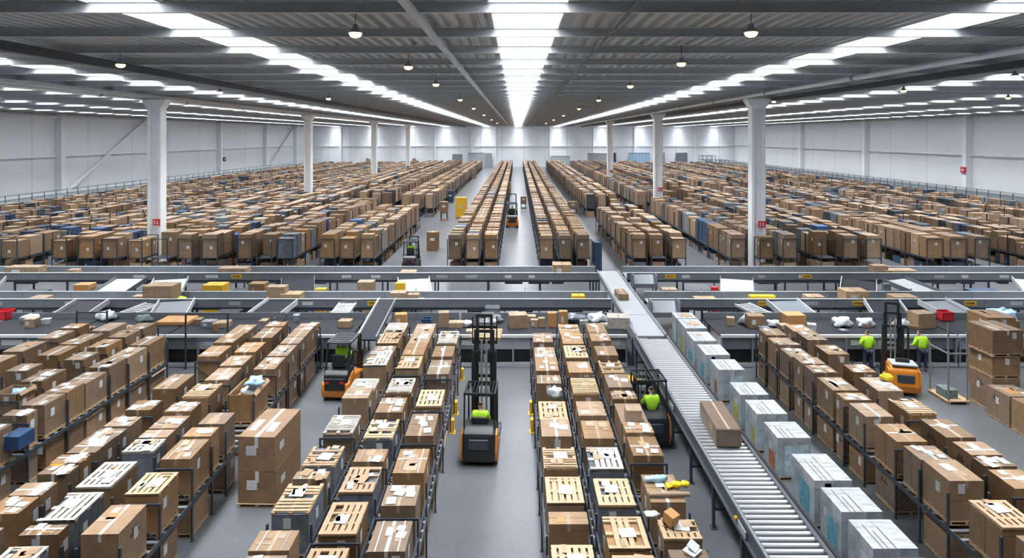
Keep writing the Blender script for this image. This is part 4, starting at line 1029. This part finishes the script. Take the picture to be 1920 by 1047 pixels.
# ---------------------------------------------------------------- trucks
def wheel(mb_parent,x,y,r,w,name='wheel'):
    o=MB().tube((x-w/2,y,r),(x+w/2,y,r),r,20).build(name,M_tyre,mb_parent); MB().tube((x-w/2-.01,y,r),(x+w/2+.01,y,r),r*.5,14).build('hub',M_rackl,o); return o
def forklift(label,X,Y,rz=0,mast_h=2.2,body=M_orange,s=1.0,loadm=False):
    t=thing('forklift',label,'forklift',(X,Y,0),rz)
    mb=MB(); mb.prism([(-1.15,.18),(-1.2,.45),(-1.15,.75),(-1.0,.85),(-.55,1.0),(-.3,.78),(.75,.62),(.85,.25),(.6,.2),(-.9,.2)],-.52,.52); mb.build('chassis',body,t,bevel=.06)
    mb=MB(); mb.prism([(-1.27,.12),(-1.34,.4),(-1.30,.72),(-.95,.78),(-.95,.12)],-.56,.56); mb.build('counterweight',body,t,bevel=.09)
    MB().prism([(-1.27,.7),(-1.22,1.0),(-1.08,1.14),(-.35,1.14),(-.3,.8),(-1.2,.7)],-.47,.47).build('hood',M_black,t,bevel=.04)
    MB().box(-.40,.40,-1.365,-1.30,.45,.9).build('radiator_grille',M_black,t,bevel=.02)
    MB().box(-.36,-.22,-1.38,-1.33,.72,.80).box(.22,.36,-1.38,-1.33,.72,.80).build('tail_light',M_red,t)
    MB().box(-.26,.26,-.85,-.3,1.14,1.24).box(-.26,.26,-.92,-.82,1.2,1.7).build('seat',M_black,t,bevel=.04)
    for x in(-.47,.47):
        MB().bar((x,-1.0,1.05),(x*.92,-.8,2.12),.07,.07).build('guard_post',M_black,t); MB().bar((x,.68,.65),(x*.92,.35,2.12),.07,.07).build('guard_post',M_black,t)
    mb=MB(); mb.box(-.48,.48,-.88,-.8,2.08,2.17);mb.box(-.48,.48,.33,.41,2.08,2.17);mb.box(-.48,-.4,-.88,.41,2.08,2.17);mb.box(.4,.48,-.88,.41,2.08,2.17)
    mb.box(-.44,.44,-.84,.37,2.13,2.15)
    for i in range(5): mb.box(-.4,.4,-.7+.24*i,-.64+.24*i,2.15,2.18)
    mb.build('overhead_guard',M_dark,t)
    MB().tube((0,.35,1.05),(0,.2,1.32),.025,8).lathe([(.15,1.31),(.17,1.33),(.15,1.35)],0,.18,16).build('steering_wheel',M_black,t)
    for x in(-.47,.47): wheel(t,x,.6,.26,.2); wheel(t,x,-.85,.21,.18)
    mm=MB()
    for x in(-.33,.33): mm.box(x-.05,x+.05,.88,1.0,.08,mast_h)
    for z in(.4,1.2,mast_h-.08): mm.box(-.33,.33,.9,.98,z,z+.08)
    mm.build('mast',M_black,t)
    mm=MB(); 
    for z in(.25,.6): mm.box(-.5,.5,1.0,1.06,z,z+.1)
    for x in(-.4,-.2,0,.2,.4): mm.box(x-.02,x+.02,1.0,1.04,.25,1.3)
    mm.box(-.42,.42,1.0,1.04,1.26,1.3); mm.build('carriage',M_black,t)
    for x in(-.28,.28): MB().box(x-.06,x+.06,1.06,2.15,.1,.14).box(x-.06,x+.06,1.06,1.1,.1,.7).build('fork',M_rackl,t)
    t.scale=(s,s,s); return t
def reach_truck(label,X,Y,rz=0,mast_h=4.4,body=M_black,flank=M_orange,top=True,cab=True):
    t=thing('reach_truck',label,'reach truck',(X,Y,0),rz)
    mb=MB(); mb.prism([(-1.0,.12),(-1.08,.4),(-1.0,1.0),(-.75,1.15),(-.2,1.15),(-.1,.55),(.35,.5),(.35,.12)],-.5,.5); mb.build('chassis',body,t,bevel=.08)
    for x in(-.52,.52): MB().prism([(-.95,.16),(-1.0,.45),(-.9,.95),(-.6,1.02),(-.35,.6),(.2,.4),(.2,.16)],x-.035,x+.035).build('side_cover',flank,t,bevel=.015)
    MB().box(-.3,.3,-1.09,-1.02,.55,.85).build('rear_panel',M_rack,t,bevel=.02)
    MB().box(-.25,.25,-.55,-.15,.75,.85).box(-.25,.25,-.65,-.55,.85,1.35).build('seat',M_black,t,bevel=.03)
    for x in((-.46,.46) if cab else ()): MB().bar((x,-.8,1.1),(x,-.7,2.1),.05,.05).build('guard_post',M_black,t); MB().bar((x,.35,.5),(x,.3,2.1),.05,.05).build('guard_post',M_black,t)
    mb=MB(); mb.box(-.49,.49,-.73,-.68,2.06,2.12);mb.box(-.49,.49,.27,.32,2.06,2.12);mb.box(-.49,-.44,-.73,.32,2.06,2.12);mb.box(.44,.49,-.73,.32,2.06,2.12)
    for i in range(7): mb.box(-.36+.12*i-.012,-.36+.12*i+.012,-.7,.3,2.08,2.11)
    if cab: mb.build('overhead_guard',M_black,t)
    else: MB().bar((.46,.3,.5),(.46,.3,2.3),.06,.06).build('side_post',M_black,t)
    for x in(-.42,.42): MB().box(x-.07,x+.07,.3,1.75,.06,.22).build('support_arm',M_rack,t); wheel(t,x,1.6,.12,.12)
    wheel(t,0,-.6,.17,.2)
    for k,(a,top_) in enumerate(((.36,mast_h*.72),(.29,mast_h*.88),(.23,mast_h))):
        mm=MB(); y=.62+.06*k
        for x in(-a,a): mm.box(x-.045,x+.045,y,y+.12,.12,top_)
        for z in(.3,top_*.5,top_-.1): mm.box(-a,a,y+.02,y+.1,z,z+.1)
        mm.build('mast_stage',M_black,t)
    MB().tube((-.08,.66,.2),(-.08,.66,mast_h*.8),.035,8).build('lift_cylinder',M_rackl,t); MB().tube((.08,.66,.2),(.08,.66,mast_h*.8),.035,8).build('lift_cylinder',M_rackl,t)
    zc=mast_h-1.0 if top else .2
    mm=MB()
    for z in(zc,zc+.5): mm.box(-.42,.42,.86,.92,z,z+.1)
    for x in(-.4,-.2,0,.2,.4): mm.box(x-.02,x+.02,.86,.9,zc,zc+.9)
    mm.build('carriage',M_black,t)
    for x in(-.26,.26): MB().box(x-.05,x+.05,.92,1.95,zc,zc+.05).build('fork',M_rack,t)
    return t

# ---------------------------------------------------------------- people
def skin_obj(name,joints,edges,m,parent,root,sub=1):
    ks=list(joints); me=bpy.data.meshes.new(name)
    me.from_pydata([joints[k][0] for k in ks],[(ks.index(a),ks.index(b)) for a,b in edges],[])
    me.materials.append(m); o=bpy.data.objects.new(name,me); col.objects.link(o); o.parent=parent
    md=o.modifiers.new('skin','SKIN'); md.use_smooth_shade=True
    if not me.skin_vertices: pass
    sv=me.skin_vertices[0].data if me.skin_vertices else None
    if sv is None:
        bpy.context.view_layer.objects.active=o
        raise RuntimeError('no skin layer')
    for i,k in enumerate(ks):
        r=joints[k][1]; sv[i].radius=(r,r) if not isinstance(r,tuple) else r; sv[i].use_root=(k==root)
    s=o.modifiers.new('sub','SUBSURF'); s.levels=sub; s.render_levels=sub
    return o
def person(label,X,Y,Z,rz,J,vest=M_lime,sleeves=True,helmet=False,hand_curl=.5):
    """J: dict of joint positions, facing +Y"""
    t=thing('person',label,'person',(X,Y,Z),rz)
    V=lambda k:Vector(J[k])
    j={}; e=[]
    def n(k,p,r): j[k]=(tuple(p),r)
    n('pelvis',V('pelvis'),(.14,.10)); n('waist',V('waist'),(.13,.09)); n('chest',V('chest'),(.16,.105)); n('neck0',V('neck'),.06); n('head0',V('head')+Vector((0,0,-.10)),.055)
    n('head1',V('head')+Vector((0,.01,-.04)),(.072,.085)); n('head2',V('head')+Vector((0,0,.05)),(.078,.092)); n('head3',V('head')+Vector((0,0,.11)),(.055,.065))
    n('nose',V('head')+Vector((0,.115,-.02)),.012)
    e+=[('pelvis','waist'),('waist','chest'),('chest','neck0'),('neck0','head0'),('head0','head1'),('head1','head2'),('head2','head3'),('head1','nose')]
    for s,sg in(('l',-1),('r',1)):
        n('ear'+s,V('head')+Vector((sg*.088,-.005,-.01)),.014); e.append(('head1','ear'+s))
        n('sh'+s,V('sh'+s),.062); n('el'+s,V('el'+s),.046); n('wr'+s,V('wr'+s),.028)
        d=(V('ha'+s)-V('wr'+s)).normalized(); side=Vector((-sg,0,0)); side=(side-d*side.dot(d)).normalized(); nor=d.cross(side).normalized()
        if nor.z>0: nor=-nor
        n('pa'+s,V('wr'+s)+d*.05,(.036,.02)); n('pb'+s,V('wr'+s)+d*.09,(.038,.016))
        e+=[('chest','sh'+s),('sh'+s,'el'+s),('el'+s,'wr'+s),('wr'+s,'pa'+s),('pa'+s,'pb'+s)]
        for f,(off,ln) in enumerate(((.032,.075),(.011,.085),(-.011,.08),(-.032,.06))):
            p=V('wr'+s)+d*.095+side*off; q=p+d*ln*.5+nor*.01; w=q+(d*(1-hand_curl)+nor*hand_curl).normalized()*ln*.55
            n('f%d'%f+s,p,.009); n('g%d'%f+s,q,.0085); n('h%d'%f+s,w,.007); e+=[('pb'+s,'f%d'%f+s),('f%d'%f+s,'g%d'%f+s),('g%d'%f+s,'h%d'%f+s)]
        p=V('wr'+s)+d*.045+side*.045; q=p+d*.035+side*.018; n('t0'+s,p,.011); n('t1'+s,q,.009); e+=[('pa'+s,'t0'+s),('t0'+s,'t1'+s)]
        n('hip'+s,V('hip'+s),.09); n('kn'+s,V('kn'+s),.06); n('an'+s,V('an'+s),.04); n('to'+s,V('to'+s),.035)
        e+=[('pelvis','hip'+s),('hip'+s,'kn'+s),('kn'+s,'an'+s),('an'+s,'to'+s)]
    skin_obj('body',j,e,M_skin,t,'pelvis',1)
    # jacket
    j={};e=[]
    n('pelvis',V('pelvis')+Vector((0,0,-.02)),(.185,.14)); n('waist',V('waist'),(.20,.15)); n('chest',V('chest'),(.215,.165)); n('upper',V('chest').lerp(V('neck'),.6),(.17,.14)); n('col',V('neck')+Vector((0,0,-.01)),.10)
    e+=[('pelvis','waist'),('waist','chest'),('chest','upper'),('upper','col')]
    for s in'lr':
        n('sh'+s,V('sh'+s),.105); n('el'+s,V('el'+s),.08); n('cu'+s,V('el'+s).lerp(V('wr'+s),.86 if sleeves else .15),.046); e+=[('chest','sh'+s),('sh'+s,'el'+s),('el'+s,'cu'+s)]
    jk=skin_obj('jacket',j,e,vest,t,'pelvis',2)
    # dark band around the jacket
    j={};e=[]
    n('a',V('waist')+Vector((0,0,-.012)),(.20,.15)); n('b',V('waist')+Vector((0,0,.022)),(.202,.152)); e=[('a','b')]
    skin_obj('reflective_band',j,e,M_rack,t,'a',1)
    j={};e=[]
    n('pelvis',V('pelvis'),(.165,.125))
    for s in'lr': n('hip'+s,V('hip'+s),.115); n('kn'+s,V('kn'+s),.085); n('cu'+s,V('kn'+s).lerp(V('an'+s),.88),.07); e+=[('pelvis','hip'+s),('hip'+s,'kn'+s),('kn'+s,'cu'+s)]
    skin_obj('trousers',j,e,M_navy,t,'pelvis',1)
    for s in'lr':
        j={};n('a',V('an'+s)+Vector((0,-.03,-.01)),.055); n('b',V('to'+s).lerp(V('an'+s),.4),.05); n('c',V('to'+s)+Vector((0,.02,0)),.042); skin_obj('shoe',j,[('a','b'),('b','c')],M_black,t,'a',1)
    H=V('head'); j={}; n('a',H+Vector((0,-.03,.0)),(.078,.075)); n('b',H+Vector((0,-.02,.07)),(.088,.098)); n('c',H+Vector((0,-.01,.115)),(.06,.07)); skin_obj('hard_hat' if helmet else 'hair',j,[('a','b'),('b','c')],M_hair if not helmet else M_white,t,'a',1)
    mb=MB()
    for sg in(-1,1): mb.blob(H.x+sg*.032,H.y+.083,H.z+.012,.022,.012,.016,random.Random(1),n=8,k=5,amp=0)
    mb.build('eyes',M_black,t); MB().cbox(H.x,H.y+.09,H.z-.062,.05,.012,.012).build('mouth',M_redink,t)
    return t
def stand(lean=0,turn=0,arms=((-.30,.28,1.05),(.30,.28,1.05))):
    J=dict(pelvis=(0,0,.97),waist=(0,.01,1.13),chest=(0,.03+lean,1.33),neck=(0,.05+lean,1.49),head=(turn,.08+lean*1.3,1.62))
    for s,sg,a in(('l',-1,arms[0]),('r',1,arms[1])):
        sh=Vector((sg*.185,.03+lean,1.41)); el=Vector((sg*.29,.02+lean,1.14)); J['sh'+s]=tuple(sh); J['el'+s]=tuple(el); J['wr'+s]=a; v=(Vector(a)-el).normalized()*.09; J['ha'+s]=tuple(Vector(a)+v)
        J['hip'+s]=(sg*.10,0,.90); J['kn'+s]=(sg*.13,.03,.50); J['an'+s]=(sg*.15,-.02,.09); J['to'+s]=(sg*.17,.13,.045)
    return J
def sit(seat=1.24,turn=0,reach=.42):
    z=seat; J=dict(pelvis=(0,-.55,z+.13),waist=(0,-.57,z+.28),chest=(0,-.56,z+.48),neck=(0,-.53,z+.63),head=(turn,-.50,z+.77))
    for s,sg in(('l',-1),('r',1)):
        J['sh'+s]=(sg*.185,-.55,z+.55); J['el'+s]=(sg*.25,-.42,z+.30); J['wr'+s]=(sg*.15,-.55+reach+.2,z+.22); J['ha'+s]=(sg*.12,-.55+reach+.3,z+.22)
        J['hip'+s]=(sg*.10,-.48,z+.09); J['kn'+s]=(sg*.15,-.08,z+.10); J['an'+s]=(sg*.15,.02,z-.33); J['to'+s]=(sg*.15,.17,z-.38)
    return J
person('person in lime hi-vis jacket and navy trousers left of the black mast, back turned',14.86,28.25,0,0,stand(.02,.03,((-.16,.30,1.12),(.24,.27,1.02))))
person('person in lime hi-vis sweater leaning over the bench, right of the mast',17.15,28.22,0,0,stand(.06,-.03,((-.33,.24,1.08),(.36,.22,1.0))))

forklift('orange forklift with black cab driving away in the left aisle',-6.78,26.3,-.06,2.0,s=.97)
person('person in hi-vis vest seated in the orange forklift in the left aisle',-6.75,26.4,0,-.06,sit(1.2))
reach_truck('black reach truck with tall raised mast in the central aisle',-1.12,21.1,-.05,4.15)
person('person in hi-vis vest driving the black reach truck in the central aisle',-1.12,21.2,-.12,-.05,sit(.98))
t=thing('pallet','empty wooden pallet raised on the forks of the central reach truck','pallet',(-1.04,22.55,3.21),-.05); inst('pallet_deck',ME_pal,t,(0,0,0),0,(1.0,1.0,1.1))
reach_truck('dark order truck with orange flank beside the roller conveyor',4.31,22.2,.04,1.75,flank=M_orange,top=False)
person('person in a bright lime vest on the dark truck beside the roller conveyor',4.33,22.2,-.1,.04,sit(1.05))
t=reach_truck('orange reach truck with tall black mast beside the two workers',15.12,26.5,-.25,3.2,body=M_orange,flank=M_orange,top=False,cab=False)
MB().box(-.45,.45,-.95,-.25,1.15,1.2).build('document_tray',M_panell,t)
forklift('dark forklift with a lime-vested driver among the far left racks',-7.95,50.3,0,2.3,body=M_black)
person('person in lime vest driving the dark forklift among the far racks',-7.95,50.3,0,0,sit(1.2))
forklift('tall orange forklift in the far central aisle coming with lit cab',-.55,74,0,2.9,s=1.2)
person('person in green vest driving the forklift in the far central aisle',-.55,74,.12,0,sit(1.3))
# goods and trolleys standing in the far aisles
def floorload(label,px0,px1,ytop,ybase,m=M_card,stand=False):
    d=F*CAMH/(ybase-VY); s=d/F; x0=(px0-VX)*s;x1=(px1-VX)*s; h=(ybase-ytop)*s; t=thing('pallet_load',label,'load',((x0+x1)/2,d+.5,0),0,'loads standing in the far aisles')
    w=x1-x0; inst('pallet',ME_pal,t,(0,0,0),0,(w,1,1.2)); z=.14
    if stand:
        z=h*.42; mb=MB()
        for a in(-w*.4,w*.4):
            for b in(-.35,.35): mb.box(a-.04,a+.04,b-.04,b+.04,.13,z)
        mb.box(-w/2,w/2,-.45,.45,z-.06,z); mb.build('stand_frame',M_rack,t)
    MB().box(-w/2,w/2,-.5,.5,z,h,0).build('carton_body',m,t); MB().box(-.04,.04,-.503,.5,h,h+.005).box(-.2,.2,-.51,-.5,(z+h)/2,(z+h)/2+.25).build('packing_tape',M_wtape,t)
floorload('two-high brown carton load alone in the far left aisle',800,821,436,471)
floorload('brown carton on a dark stand in the far left aisle',825,839,379,414,stand=True)
floorload('yellow and brown load beside the far left rack',854,874,371,410,M_yel)
floorload('dark trolley at the end of the second rack group',838,850,358,381,M_dkblue)
floorload('brown carton on a trolley beside the far right rack of centre aisle',976,987,369,392,stand=True)
floorload('red-brown load in the distant central aisle',948,958,342,367,M_card)
floorload('carton on a stand in the far aisle right of centre',1065,1083,379,402,stand=True)
floorload('brown load at the distant end of the left aisle',880,892,316,336)
t=thing('roll_container','dark tall roll container at the right end of the centre rack rows','trolley',(5.85,49.2,0))
mb=MB(); 
for x in(-.3,.3):
    for y in(-.5,.5): mb.box(x-.03,x+.03,y-.03,y+.03,.05,2.3)
mb.box(-.3,.3,-.5,.5,.1,.15); mb.build('cage_frame',M_rack,t); MB().box(-.27,.27,-.46,.46,.15,2.2).build('dark_cover',M_dkblue,t,bevel=.05)
